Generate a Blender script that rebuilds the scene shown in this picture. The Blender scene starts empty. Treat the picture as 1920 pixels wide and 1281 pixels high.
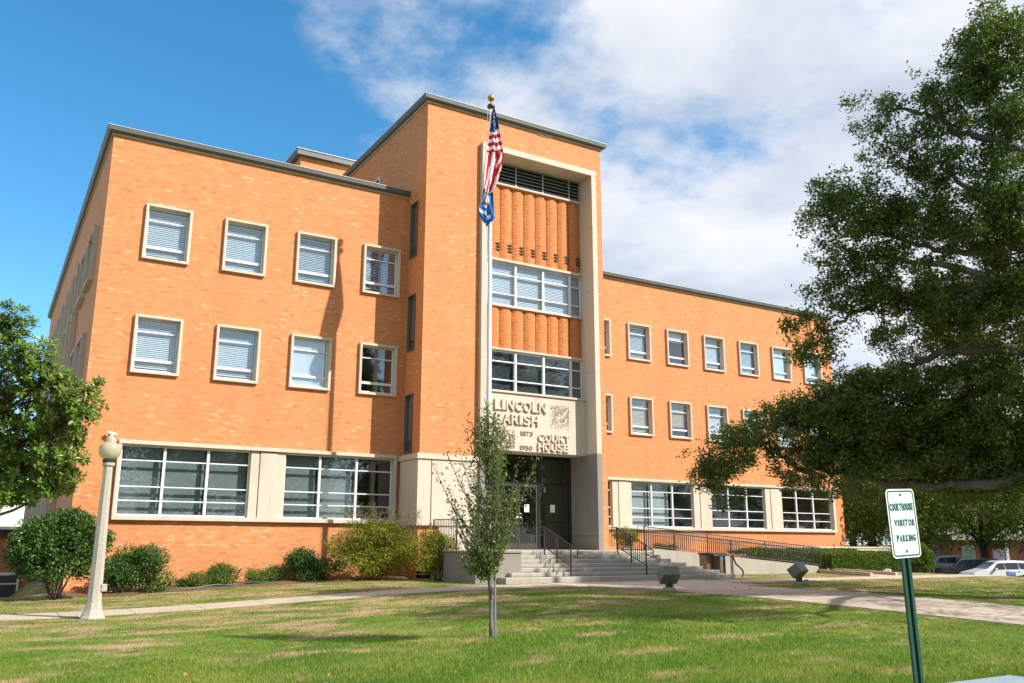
import bpy, math, random
import numpy as np
from mathutils import Vector, Matrix

# ------------------------------------------------------------------ camera, world, sun, exposure
scene = bpy.context.scene
COL = scene.collection
FOC, PITCH, YAW, ROLL, PCX, PCY = 1616.563, .2266, .5271, .0064, 924.216, 640.27
_cp, _sp, _cy, _sy = math.cos(PITCH), math.sin(PITCH), math.cos(YAW), math.sin(YAW)
FWD = np.array([_sy*_cp, _cy*_cp, _sp]); RGT0 = np.array([_cy, -_sy, 0.]); UP0 = np.cross(RGT0, FWD)
RGT = math.cos(ROLL)*RGT0 + math.sin(ROLL)*UP0
UPV = -math.sin(ROLL)*RGT0 + math.cos(ROLL)*UP0
cam = bpy.data.cameras.new('camera')
cam.sensor_width = 36.0; cam.lens = FOC/1920*36; cam.shift_x = (960-PCX)/1920; cam.shift_y = (PCY-640.5)/1920
cam.clip_start = .1; cam.clip_end = 3000
camo = bpy.data.objects.new('camera', cam); COL.objects.link(camo)
camo.matrix_world = Matrix(((RGT[0], UPV[0], -FWD[0], 0), (RGT[1], UPV[1], -FWD[1], 0), (RGT[2], UPV[2], -FWD[2], 0), (0, 0, 0, 1)))
scene.camera = camo

SUN_EL = math.radians(38.0); SUN_AZ = math.radians(142.0)          # azimuth clockwise from +Y
SUNV = Vector((math.sin(SUN_AZ)*math.cos(SUN_EL), math.cos(SUN_AZ)*math.cos(SUN_EL), math.sin(SUN_EL)))
sun = bpy.data.lights.new('sun', 'SUN'); sun.energy = 4.6; sun.angle = math.radians(.5); sun.color = (1., .955, .88)
suno = bpy.data.objects.new('sun', sun); COL.objects.link(suno)
suno.rotation_euler = SUNV.to_track_quat('Z', 'Y').to_euler(); suno.location = (20, -20, 40)

world = bpy.data.worlds.new('World'); scene.world = world; world.use_nodes = True
wt = world.node_tree; wt.nodes.clear()
def wn(t, **k):
    n = wt.nodes.new(t)
    for a, b in k.items(): setattr(n, a, b)
    return n
sky = wn('ShaderNodeTexSky', sky_type='NISHITA', sun_disc=False, sun_elevation=SUN_EL, sun_rotation=SUN_AZ,
         altitude=100, air_density=1.0, dust_density=.35, ozone_density=3.2)
hs = wn('ShaderNodeHueSaturation'); hs.inputs['Saturation'].default_value = 1.28; hs.inputs['Value'].default_value = .90; hs.inputs['Hue'].default_value = .488
wt.links.new(sky.outputs[0], hs.inputs['Color'])
bg1 = wn('ShaderNodeBackground'); bg1.inputs[1].default_value = .15
wt.links.new(hs.outputs[0], bg1.inputs[0])
tc = wn('ShaderNodeTexCoord'); sep = wn('ShaderNodeSeparateXYZ'); wt.links.new(tc.outputs['Generated'], sep.inputs[0])
def wmath(op, a, b=None, c=None):
    n = wn('ShaderNodeMath', operation=op)
    for i, v in enumerate((a, b, c)):
        if v is None: continue
        if isinstance(v, (int, float)): n.inputs[i].default_value = v
        else: wt.links.new(v, n.inputs[i])
    return n.outputs[0]
den = wmath('ADD', wmath('MAXIMUM', sep.outputs[2], 0.0), .22)
px_ = wmath('DIVIDE', sep.outputs[0], den); py_ = wmath('DIVIDE', sep.outputs[1], den)
comb = wn('ShaderNodeCombineXYZ'); wt.links.new(px_, comb.inputs[0]); wt.links.new(py_, comb.inputs[1])
def wnoise(scale, detail, rough, off):
    m = wn('ShaderNodeMapping'); m.inputs['Location'].default_value = off
    wt.links.new(comb.outputs[0], m.inputs[0])
    n = wn('ShaderNodeTexNoise'); n.inputs['Scale'].default_value = scale; n.inputs['Detail'].default_value = detail
    n.inputs['Roughness'].default_value = rough; wt.links.new(m.outputs[0], n.inputs['Vector']); return n.outputs[0]
n_big = wnoise(1.35, 12, .60, (8.8, 4.4, 2.0))
n_sha = wnoise(2.4, 8, .58, (11.3, 2.4, 4.2))
# the cloud bank lies to the east (right); open blue to the north-west
bank = wmath('SUBTRACT', px_, wmath('MULTIPLY', py_, 1.35))
bankr = wn('ShaderNodeMapRange'); bankr.interpolation_type = 'SMOOTHSTEP'
bankr.inputs[1].default_value = -1.48; bankr.inputs[2].default_value = -.93; bankr.inputs[3].default_value = -.20; bankr.inputs[4].default_value = .122
wt.links.new(bank, bankr.inputs[0])
cov = wmath('ADD', n_big, bankr.outputs[0])
cm = wn('ShaderNodeMapRange'); cm.interpolation_type = 'SMOOTHSTEP'
cm.inputs[1].default_value = .47; cm.inputs[2].default_value = .62; wt.links.new(cov, cm.inputs[0])
cr = wn('ShaderNodeValToRGB'); wt.links.new(n_sha, cr.inputs[0])
cr.color_ramp.elements[0].position = .33; cr.color_ramp.elements[0].color = (.44, .49, .58, 1)
cr.color_ramp.elements[1].position = .68; cr.color_ramp.elements[1].color = (.80, .80, .82, 1)
bg2 = wn('ShaderNodeBackground'); bg2.inputs[1].default_value = .82; wt.links.new(cr.outputs[0], bg2.inputs[0])
mixw = wn('ShaderNodeMixShader'); wt.links.new(wmath('MULTIPLY', cm.outputs[0], .93), mixw.inputs[0])
wt.links.new(bg1.outputs[0], mixw.inputs[1]); wt.links.new(bg2.outputs[0], mixw.inputs[2])
wo = wn('ShaderNodeOutputWorld'); wt.links.new(mixw.outputs[0], wo.inputs[0])

vs = scene.view_settings
vs.view_transform = 'Standard'; vs.look = 'None'; vs.exposure = .72; vs.gamma = 1.0; vs.use_curve_mapping = False
scene.render.engine = 'CYCLES'
scene.cycles.max_bounces = 8; scene.cycles.transparent_max_bounces = 12

# ------------------------------------------------------------------ helpers
def at_d(u, v, d):
    return d*(FWD + RGT*(u-PCX)/FOC - UPV*(v-PCY)/FOC)
def atY(u, v, Y):
    r = FWD + RGT*(u-PCX)/FOC - UPV*(v-PCY)/FOC
    return r*Y/r[1]
def proj(P):
    P = np.asarray(P); d = P@FWD
    return PCX+FOC*(P@RGT)/d, PCY-FOC*(P@UPV)/d, d
def sm(t):
    t = np.clip(t, 0, 1); return t*t*(3-2*t)
def gz(x, y):
    x = np.asarray(x, float); y = np.asarray(y, float)
    z = -1.33 - .38*sm((13.5-x)/12.5) - .12*sm((1-x)/14)
    z = z - .16*sm((17-y)/11)*sm((x+4)/8)
    z = z - 1.1*sm((y-29.5)/7)*sm((2.3-x)/1.6)
    z = z - 1.7*sm((x-37)/13)
    z = z + .03*np.sin(x*.7+1)*np.sin(y*.55) * sm((22-y)/4)
    return z

class MB:
    def __init__(s): s.v = []; s.f = []; s.m = []
    def add(s, vs, fs, mi=0):
        o = len(s.v); s.v += [tuple(map(float, p)) for p in vs]
        for f in fs: s.f.append(tuple(i+o for i in f)); s.m.append(mi)
        return s
    def box(s, x0, y0, z0, x1, y1, z1, mi=0):
        return s.add([(x0,y0,z0),(x1,y0,z0),(x1,y1,z0),(x0,y1,z0),(x0,y0,z1),(x1,y0,z1),(x1,y1,z1),(x0,y1,z1)],
              [(3,2,1,0),(4,5,6,7),(0,1,5,4),(1,2,6,5),(2,3,7,6),(3,0,4,7)], mi)
    def bbox(s, x0, y0, z0, x1, y1, z1, b=.01, mi=0):
        """box with a chamfer b on all edges"""
        c = []
        X, Y, Z = (x0, x1), (y0, y1), (z0, z1)
        idx = {}
        for i in (0,1):
            for j in (0,1):
                for k in (0,1):
                    sx, sy, sz = (b if i == 0 else -b), (b if j == 0 else -b), (b if k == 0 else -b)
                    for a, p in enumerate(((X[i], Y[j]+sy, Z[k]+sz), (X[i]+sx, Y[j], Z[k]+sz), (X[i]+sx, Y[j]+sy, Z[k]))):
                        idx[(i,j,k,a)] = len(c); c.append(p)
        F = []
        for i in (0,1):
            q = [idx[(i,0,0,0)], idx[(i,1,0,0)], idx[(i,1,1,0)], idx[(i,0,1,0)]]; F.append(q if i else q[::-1])
            q = [idx[(0,i,0,1)], idx[(1,i,0,1)], idx[(1,i,1,1)], idx[(0,i,1,1)]]; F.append(q[::-1] if i else q)
            q = [idx[(0,0,i,2)], idx[(1,0,i,2)], idx[(1,1,i,2)], idx[(0,1,i,2)]]; F.append(q if i else q[::-1])
        for i in (0,1):
            for j in (0,1):
                q = [idx[(i,j,0,0)], idx[(i,j,1,0)], idx[(i,j,1,1)], idx[(i,j,0,1)]]; F.append(q if i == j else q[::-1])
                q = [idx[(i,0,j,0)], idx[(i,1,j,0)], idx[(i,1,j,2)], idx[(i,0,j,2)]]; F.append(q[::-1] if i == j else q)
                q = [idx[(0,i,j,1)], idx[(1,i,j,1)], idx[(1,i,j,2)], idx[(0,i,j,2)]]; F.append(q if i == j else q[::-1])
        for i in (0,1):
            for j in (0,1):
                for k in (0,1):
                    q = [idx[(i,j,k,0)], idx[(i,j,k,1)], idx[(i,j,k,2)]]
                    F.append(q if (i+j+k) % 2 else q[::-1])
        return s.add(c, F, mi)
    def tube(s, pts, r, n=8, mi=0, caps=True):
        pts = [np.asarray(p, float) for p in pts]
        if not hasattr(r, '__len__'): r = [r]*len(pts)
        o = len(s.v); k = len(pts)
        t0 = pts[1]-pts[0]; t0 = t0/(np.linalg.norm(t0)+1e-9)
        a = np.array([0,0,1.]) if abs(t0[2]) < .9 else np.array([1.,0,0])
        nrm = np.cross(t0, a); nrm /= np.linalg.norm(nrm)
        for i in range(k):
            t = pts[min(i+1, k-1)]-pts[max(i-1, 0)]; t = t/(np.linalg.norm(t)+1e-9)
            nrm = nrm - t*(nrm@t); nrm /= (np.linalg.norm(nrm)+1e-9); b = np.cross(t, nrm)
            for j in range(n):
                an = 2*math.pi*j/n
                s.v.append(tuple(pts[i]+r[i]*(math.cos(an)*nrm+math.sin(an)*b)))
        for i in range(k-1):
            for j in range(n):
                s.f.append((o+i*n+j, o+i*n+(j+1) % n, o+(i+1)*n+(j+1) % n, o+(i+1)*n+j)); s.m.append(mi)
        if caps:
            s.f.append(tuple(o+j for j in range(n))[::-1]); s.m.append(mi)
            s.f.append(tuple(o+(k-1)*n+j for j in range(n))); s.m.append(mi)
        return s
    def lathe(s, prof, cx, cy, n=24, mi=0):
        o = len(s.v); k = len(prof)
        for (r, z) in prof:
            for j in range(n):
                a = 2*math.pi*(j+.5)/n; s.v.append((cx+r*math.cos(a), cy+r*math.sin(a), z))
        for i in range(k-1):
            for j in range(n):
                s.f.append((o+i*n+j, o+i*n+(j+1) % n, o+(i+1)*n+(j+1) % n, o+(i+1)*n+j)); s.m.append(mi)
        s.f.append(tuple(o+j for j in range(n))[::-1]); s.m.append(mi)
        s.f.append(tuple(o+(k-1)*n+j for j in range(n))); s.m.append(mi)
        return s
    def prism(s, poly, y0, y1, axis='y', mi=0):
        """poly: list of 2-D points; extruded along axis"""
        n = len(poly)
        def P(p, t):
            return {'y': (p[0], t, p[1]), 'x': (t, p[0], p[1]), 'z': (p[0], p[1], t)}[axis]
        vs = [P(p, y0) for p in poly]+[P(p, y1) for p in poly]
        fs = [tuple(range(n))[::-1], tuple(range(n, 2*n))]+[(i, (i+1) % n, n+(i+1) % n, n+i) for i in range(n)]
        return s.add(vs, fs, mi)
    def build(s, name, mats, parent=None, org=(0,0,0), smooth=False, loc=None):
        me = bpy.data.meshes.new(name)
        ox, oy, oz = org
        me.from_pydata([(x-ox, y-oy, z-oz) for x, y, z in s.v], [], s.f)
        if not isinstance(mats, (list, tuple)): mats = [mats]
        for m in mats: me.materials.append(m)
        if len(mats) > 1: me.polygons.foreach_set('material_index', s.m)
        if smooth: me.polygons.foreach_set('use_smooth', [True]*len(me.polygons))
        import bmesh
        b = bmesh.new(); b.from_mesh(me); bmesh.ops.recalc_face_normals(b, faces=b.faces); b.to_mesh(me); b.free()
        return link(name, me, parent, loc)
def link(name, me, parent=None, loc=None):
    o = bpy.data.objects.new(name, me); COL.objects.link(o)
    if parent is not None: o.parent = parent
    if loc is not None: o.location = loc
    return o
def thing(name, label, cat, loc=(0,0,0), group=None, rz=0):
    o = bpy.data.objects.new(name, None); COL.objects.link(o); o.location = loc; o.rotation_euler = (0,0,rz)
    o.empty_display_size = .2
    return tag(o, label, cat, group)
def tag(o, label=None, cat=None, group=None, kind=None):
    if label: o['label'] = label
    if cat: o['category'] = cat
    if group: o['group'] = group
    if kind: o['kind'] = kind
    return o
def np_mesh(name, verts, faces, mats, tint=None, smooth=False):
    """verts (N,3), faces (M,k) fixed k; tint per face -> float attribute"""
    me = bpy.data.meshes.new(name); verts = np.asarray(verts, np.float32); faces = np.asarray(faces, np.int32)
    M, k = faces.shape
    me.vertices.add(len(verts)); me.vertices.foreach_set('co', verts.ravel())
    me.loops.add(M*k); me.loops.foreach_set('vertex_index', faces.ravel())
    me.polygons.add(M); me.polygons.foreach_set('loop_start', np.arange(0, M*k, k, dtype=np.int32))
    me.polygons.foreach_set('loop_total', np.full(M, k, np.int32))
    for m in (mats if isinstance(mats, (list, tuple)) else [mats]): me.materials.append(m)
    if tint is not None:
        a = me.attributes.new('tint', 'FLOAT', 'FACE'); a.data.foreach_set('value', np.asarray(tint, np.float32))
    me.polygons.foreach_set('use_smooth', np.full(M, bool(smooth)))
    me.update(calc_edges=True); me.validate()
    return me

# ------------------------------------------------------------------ materials
def new_mat(name):
    m = bpy.data.materials.new(name); m.use_nodes = True; nt = m.node_tree
    return m, nt, nt.nodes['Principled BSDF']
def N(nt, t, **k):
    n = nt.nodes.new(t)
    for a, b in k.items(): setattr(n, a, b)
    return n
def ramp(nt, fac, stops):
    r = N(nt, 'ShaderNodeValToRGB'); e = r.color_ramp.elements
    while len(e) < len(stops): e.new(.5)
    for i, (p, c) in enumerate(stops): e[i].position = p; e[i].color = (*c, 1)
    nt.links.new(fac, r.inputs[0]); return r.outputs[0]
def noise(nt, scale, detail=4, rough=.55, coord='Object', vec=None, sc3=None):
    t = N(nt, 'ShaderNodeTexCoord'); n = N(nt, 'ShaderNodeTexNoise')
    n.inputs['Scale'].default_value = scale; n.inputs['Detail'].default_value = detail; n.inputs['Roughness'].default_value = rough
    if sc3:
        mp = N(nt, 'ShaderNodeMapping'); mp.inputs['Scale'].default_value = sc3; nt.links.new(t.outputs[coord], mp.inputs[0]); nt.links.new(mp.outputs[0], n.inputs['Vector'])
    else: nt.links.new(t.outputs[coord], n.inputs['Vector'])
    return n.outputs[0]
def mixc(nt, fac, a, b, mode='MIX'):
    m = N(nt, 'ShaderNodeMix', data_type='RGBA', blend_type=mode)
    for i, v in ((0, fac), (6, a), (7, b)):
        if isinstance(v, (int, float)): m.inputs[i].default_value = v
        elif isinstance(v, tuple): m.inputs[i].default_value = (*v, 1)
        else: nt.links.new(v, m.inputs[i])
    return m.outputs[2]
def bump(nt, b, h, strength=.3, dist=.02):
    bn = N(nt, 'ShaderNodeBump'); bn.inputs['Strength'].default_value = strength; bn.inputs['Distance'].default_value = dist
    nt.links.new(h, bn.inputs['Height']); nt.links.new(bn.outputs[0], b.inputs['Normal'])
def simple(name, col, rough=.6, var=.12, scale=6, metal=0., bmp=0., spec=.5, sc3=None):
    """plain surface with soft uneven colour"""
    m, nt, b = new_mat(name)
    n = noise(nt, scale, 6, .6, sc3=sc3)
    c0 = tuple(max(0, c*(1-var)) for c in col); c1 = tuple(min(1, c*(1+var)) for c in col)
    nt.links.new(ramp(nt, n, [(.3, c0), (.7, c1)]), b.inputs['Base Color'])
    b.inputs['Roughness'].default_value = rough; b.inputs['Metallic'].default_value = metal
    b.inputs['Specular IOR Level'].default_value = spec
    if bmp: bump(nt, b, n, bmp, .01)
    return m
def leaf_mat(name, c0, c1, c2, rough=.42, trans=.22, spec=.4):
    m, nt, b = new_mat(name)
    at = N(nt, 'ShaderNodeAttribute', attribute_name='tint')
    col = ramp(nt, at.outputs['Fac'], [(.0, c0), (.5, c1), (1., c2)])
    nt.links.new(col, b.inputs['Base Color']); b.inputs['Roughness'].default_value = rough
    b.inputs['Specular IOR Level'].default_value = spec
    tr = N(nt, 'ShaderNodeBsdfTranslucent'); tcol = mixc(nt, 1., col, (1.6, 1.7, .6), 'MULTIPLY'); nt.links.new(tcol, tr.inputs[0])
    mx = N(nt, 'ShaderNodeMixShader'); mx.inputs[0].default_value = trans
    nt.links.new(b.outputs[0], mx.inputs[1]); nt.links.new(tr.outputs[0], mx.inputs[2])
    nt.links.new(mx.outputs[0], nt.nodes['Material Output'].inputs[0]); return m

M = {}
def brick_cols(): return [(0., (.53,.172,.046)), (.12, (.61,.212,.064)), (.5, (.672,.250,.088)), (.86, (.71,.280,.108)), (.93, (.72,.315,.14)), (1., (.75,.39,.21))]
def mk_brick():
    m, nt, b = new_mat('orange brick')
    at = N(nt, 'ShaderNodeAttribute', attribute_name='tint')
    oi = N(nt, 'ShaderNodeObjectInfo')
    n = noise(nt, .35, 3)
    n2 = noise(nt, 14, 4)
    c = ramp(nt, at.outputs['Fac'], brick_cols())
    c = mixc(nt, .35, c, ramp(nt, n, [(.3, (.85,.80,.72)), (.7, (1.08,1.06,1.0))]), 'MULTIPLY')
    n3 = noise(nt, 1.0, 5, .6, sc3=(1.6,1.6,.12))
    c = mixc(nt, .5, c, ramp(nt, n3, [(.28, (.80,.76,.72)), (.5, (1.,1.,1.)), (.75, (1.05,1.06,1.08))]), 'MULTIPLY')
    c = mixc(nt, .5, c, ramp(nt, n2, [(.25, (.84,.82,.8)), (.75, (1.1,1.1,1.1))]), 'MULTIPLY')
    nt.links.new(c, b.inputs['Base Color']); b.inputs['Roughness'].default_value = .75; b.inputs['Specular IOR Level'].default_value = .3
    bump(nt, b, n2, .25, .004)
    return m
M['brick'] = mk_brick()
def mk_brick_single():
    m, nt, b = new_mat('orange brick piece')
    oi = N(nt, 'ShaderNodeObjectInfo'); n2 = noise(nt, 14, 4)
    c = ramp(nt, oi.outputs['Random'], brick_cols())
    c = mixc(nt, .5, c, ramp(nt, n2, [(.25, (.84,.82,.8)), (.75, (1.1,1.1,1.1))]), 'MULTIPLY')
    nt.links.new(c, b.inputs['Base Color']); b.inputs['Roughness'].default_value = .75; b.inputs['Specular IOR Level'].default_value = .3
    return m
M['brick1'] = mk_brick_single()
def mk_brick_tex(name, cols, mortar):
    m, nt, b = new_mat(name)
    t = N(nt, 'ShaderNodeTexCoord'); s = N(nt, 'ShaderNodeSeparateXYZ'); nt.links.new(t.outputs['Object'], s.inputs[0])
    a = N(nt, 'ShaderNodeMath', operation='ADD'); nt.links.new(s.outputs[0], a.inputs[0]); nt.links.new(s.outputs[1], a.inputs[1])
    cb = N(nt, 'ShaderNodeCombineXYZ'); nt.links.new(a.outputs[0], cb.inputs[0]); nt.links.new(s.outputs[2], cb.inputs[1])
    br = N(nt, 'ShaderNodeTexBrick'); br.inputs['Scale'].default_value = 1.; br.inputs['Brick Width'].default_value = .213; br.inputs['Row Height'].default_value = .0677
    br.inputs['Mortar Size'].default_value = .006; br.inputs['Color1'].default_value = (*cols[0], 1); br.inputs['Color2'].default_value = (*cols[1], 1); br.inputs['Mortar'].default_value = (*mortar, 1)
    nt.links.new(cb.outputs[0], br.inputs['Vector'])
    n = noise(nt, .5, 4)
    nt.links.new(mixc(nt, .4, br.outputs[0], ramp(nt, n, [(.3, (.8,.76,.7)), (.7, (1.1,1.08,1.0))]), 'MULTIPLY'), b.inputs['Base Color'])
    b.inputs['Roughness'].default_value = .8; return m
M['brick_tex'] = mk_brick_tex('orange brick far', ((.58,.195,.052), (.67,.255,.08)), (.46,.30,.18))
M['brick_red'] = mk_brick_tex('red brick far', ((.30,.085,.035), (.38,.12,.05)), (.36,.27,.2))
M['mortar'] = simple('mortar', (.36,.235,.15), .9, .15, 9)
def mk_stone(name, col, stain=.8, scale=1.2, speck=0.):
    m, nt, b = new_mat(name)
    n1 = noise(nt, scale, 6, .62, sc3=(1,1,.35)); n2 = noise(nt, 30, 3); n4 = noise(nt, 2.6, 6, .65, sc3=(1.5,1.5,.13))
    c = ramp(nt, n1, [(.25, tuple(x*(1-.22*stain) for x in col)), (.5, col), (.8, tuple(min(1,x*(1+.10*stain)) for x in col))])
    c = mixc(nt, .5, c, ramp(nt, n2, [(.3, (.9-speck,)*3), (.7, (1.08+speck,)*3)]), 'MULTIPLY')
    c = mixc(nt, .75*stain, c, ramp(nt, n4, [(.25, (.72,.68,.62)), (.42, (.97,.96,.95)), (.6, (1,1,1))]), 'MULTIPLY')
    nt.links.new(c, b.inputs['Base Color']); b.inputs['Roughness'].default_value = .82; b.inputs['Specular IOR Level'].default_value = .3
    bump(nt, b, n2, .15, .004); return m
M['stone'] = mk_stone('limestone', (.56,.475,.385))
M['stone_grey'] = mk_stone('limestone weathered', (.48,.43,.36), 1.)
M['granite'] = mk_stone('grey granite', (.24,.218,.19), .6, 2, .28)
M['concrete'] = mk_stone('step concrete', (.36,.325,.275), .9, 1.5, .05)
M['walk'] = mk_stone('walk concrete', (.47,.385,.30), .9, .6, .04)
M['lampstone'] = mk_stone('lamp post concrete', (.40,.365,.305), .7, 3, .2)
M['fascia'] = simple('grey metal fascia', (.095,.098,.092), .45, .10, 2, spec=.5)
M['fascia_cap'] = simple('pale metal edge', (.50,.50,.48), .5, .1, 3)
M['soffit_board'] = simple('weathered trim board', (.42,.38,.30), .8, .2, 3)
M['white_metal'] = simple('white aluminium', (.66,.655,.66), .4, .05, 5)
M['black_metal'] = simple('black painted metal', (.022,.020,.020), .4, .25, 8)
M['bronze'] = simple('bronze aluminium', (.060,.046,.038), .42, .12, 4, metal=.2)
M['dark_frame'] = simple('dark door frame', (.018,.016,.016), .3, .2, 4)
M['roof'] = simple('roof gravel', (.30,.29,.27), .9, .15, 5)
M['interior'] = simple('interior wall', (.26,.27,.265), .9, .1, .5)
M['interior_dark'] = simple('interior dark', (.05,.052,.055), .9, .1, .5)
M['blind'] = simple('white blind slat', (.52,.57,.60), .5, .04, 3)
M['blind_tan'] = simple('tan blind slat', (.46,.38,.24), .6, .06, 3)
M['curtain'] = simple('pale curtain', (.55,.56,.56), .8, .08, 3, sc3=(8,8,.2))
M['louvre'] = simple('louvre blade', (.33,.33,.34), .5, .12, 3, metal=.2)
M['black'] = simple('dark void', (.012,.012,.013), .8, .1, 3)
def mk_glass(name, tint, base=.09, ior=1.55):
    m, nt, b = new_mat(name); nt.nodes.remove(b)
    t = N(nt, 'ShaderNodeBsdfTransparent'); t.inputs[0].default_value = (*tint, 1)
    g = N(nt, 'ShaderNodeBsdfGlossy'); g.inputs['Roughness'].default_value = .015; g.inputs[0].default_value = (.9,.95,1,1)
    lw = N(nt, 'ShaderNodeLayerWeight'); lw.inputs[0].default_value = .5
    fr = N(nt, 'ShaderNodeMath', operation='POWER'); fr.inputs[1].default_value = 4.; nt.links.new(lw.outputs['Facing'], fr.inputs[0])
    n = noise(nt, 1.1, 2, .5)
    bn = N(nt, 'ShaderNodeBump'); bn.inputs['Strength'].default_value = .05; bn.inputs['Distance'].default_value = .03
    nt.links.new(n, bn.inputs['Height']); nt.links.new(bn.outputs[0], g.inputs['Normal'])
    ad = N(nt, 'ShaderNodeMath', operation='ADD'); ad.inputs[1].default_value = base; nt.links.new(fr.outputs[0], ad.inputs[0]); ad.use_clamp = True
    mx = N(nt, 'ShaderNodeMixShader'); nt.links.new(ad.outputs[0], mx.inputs[0]); nt.links.new(t.outputs[0], mx.inputs[1]); nt.links.new(g.outputs[0], mx.inputs[2])
    nt.links.new(mx.outputs[0], nt.nodes['Material Output'].inputs[0]); return m
M['glass'] = mk_glass('window glass', (.92,.96,.98), .11)
M['glass_dark'] = mk_glass('tinted glass', (.84,.89,.90), .075)
M['glass_door'] = mk_glass('door glass', (.80,.82,.74), .06)
# ------------------------------------------------------------------ ground, walks, steps
RNG = np.random.default_rng(7); random.seed(7)
def axis(segs):
    out = []
    for a, b, s in segs: out += list(np.arange(a, b, s))
    return np.array(out+[segs[-1][1]])
def dry_mask(nt, n2, lo, hi):
    """dry turf: more of it towards the building, lush near the street"""
    t = N(nt, 'ShaderNodeTexCoord'); s = N(nt, 'ShaderNodeSeparateXYZ'); nt.links.new(t.outputs['Object'], s.inputs[0])
    g = N(nt, 'ShaderNodeMapRange'); g.inputs[1].default_value = 10.; g.inputs[2].default_value = 19.; g.inputs[3].default_value = -.05; g.inputs[4].default_value = .055; nt.links.new(s.outputs[1], g.inputs[0])
    a = N(nt, 'ShaderNodeMath', operation='ADD'); nt.links.new(n2, a.inputs[0]); nt.links.new(g.outputs[0], a.inputs[1])
    f = N(nt, 'ShaderNodeMapRange'); f.inputs[1].default_value = lo; f.inputs[2].default_value = hi; nt.links.new(a.outputs[0], f.inputs[0]); return f
def mk_ground_mat():
    m, nt, b = new_mat('lawn soil and turf')
    n1 = noise(nt, .55, 6, .6); n2 = noise(nt, .62, 8, .68, sc3=(1,1.9,1)); n3 = noise(nt, 40, 3)
    green = ramp(nt, n1, [(.3, (.075,.140,.016)), (.5, (.130,.185,.028)), (.7, (.22,.235,.052))])
    dry = ramp(nt, n2, [(.3, (.26,.18,.095)), (.7, (.40,.275,.16))])
    f = dry_mask(nt, n2, .50, .60)
    c = mixc(nt, f.outputs[0], green, dry)
    c = mixc(nt, .6, c, ramp(nt, n3, [(.3, (.7,.7,.7)), (.7, (1.2,1.2,1.2))]), 'MULTIPLY')
    nt.links.new(c, b.inputs['Base Color']); b.inputs['Roughness'].default_value = .95; b.inputs['Specular IOR Level'].default_value = .1
    bump(nt, b, n3, .5, .03); return m
M['lawn'] = mk_ground_mat()
gx = axis([(-700,-100,100),(-100,-20,10),(-20,-6,2),(-6,46,.5),(46,60,1),(60,120,6),(120,1000,110)])
gy = axis([(-600,-60,90),(-60,-4,8),(-4,2,1),(2,40,.5),(40,60,1.5),(60,140,8),(140,1000,120)])
XX, YY = np.meshgrid(gx, gy, indexing='ij'); ZZ = gz(XX, YY)
nx, ny = len(gx), len(gy)
ids = np.arange(nx*ny).reshape(nx, ny)
fc = np.stack([ids[:-1,:-1], ids[1:,:-1], ids[1:,1:], ids[:-1,1:]], -1).reshape(-1, 4)
tag(link('lawn', np_mesh('lawn', np.stack([XX, YY, ZZ], -1).reshape(-1, 3), fc, M['lawn'], smooth=True)), kind='structure')

def slab(name, poly_fn, us, vs, th, mat, parent, lift=.012):
    """slab of a walk: grid us x vs mapped by poly_fn -> (x, y); follows the ground"""
    P = [[poly_fn(u, v) for v in vs] for u in us]
    mb = MB(); nu, nv = len(us), len(vs)
    top = [(x, y, float(gz(x, y))+lift) for r in P for x, y in r]
    bot = [(x, y, z-th) for x, y, z in top]
    fs = []
    o = len(top)
    for i in range(nu-1):
        for j in range(nv-1):
            a, b_, c, d = i*nv+j, (i+1)*nv+j, (i+1)*nv+j+1, i*nv+j+1
            fs.append((a, b_, c, d))
    ring = [i*nv for i in range(nu)]+[(nu-1)*nv+j for j in range(1, nv)]+[i*nv+nv-1 for i in range(nu-2, -1, -1)]+[j for j in range(nv-2, 0, -1)]
    for a, b_ in zip(ring, ring[1:]+ring[:1]): fs.append((a, b_, b_+o, a+o))
    mb.add(top+bot, fs)
    return mb.build(name, mat, parent)
lin = lambda a, b, n: [a+(b-a)*i/(n-1) for i in range(n)]
# walk running along the facade
w1 = tag(bpy.data.objects.new('facade_walk', None), kind='structure'); COL.objects.link(w1)
x = -21.
while x < 46:
    x2 = x+1.52
    if x2 <= 16.6 or x >= 20.8:
        slab('slab', lambda u, v: (u, v + (-.3*sm((4-u)/14) )), lin(x+.008, x2-.008, 4), lin(21.7, 23.15, 3), .1, M['walk'], w1)
    x = x2 if not (x2 < 16.6 < x2+1.52) else 16.6
    if abs(x-16.6) < 1e-6: x = 20.8
# centre walk from the steps to the street
w2 = tag(bpy.data.objects.new('entry_walk', None), kind='structure'); COL.objects.link(w2)
for j in range(15):
    y0 = 23.66-j*1.83; y1 = y0-1.83
    for (xa, xb) in ((15.6+1.05*sm((23.6-y0)/4), 18.7), (18.7, 22.3-1.6*sm((23.6-y0)/4))):
        slab('slab', lambda u, v: (u, v), lin(xa+.007, xb-.007, 3), lin(y1+.008, y0-.008, 3), .1, M['walk'], w2, .016)
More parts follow.
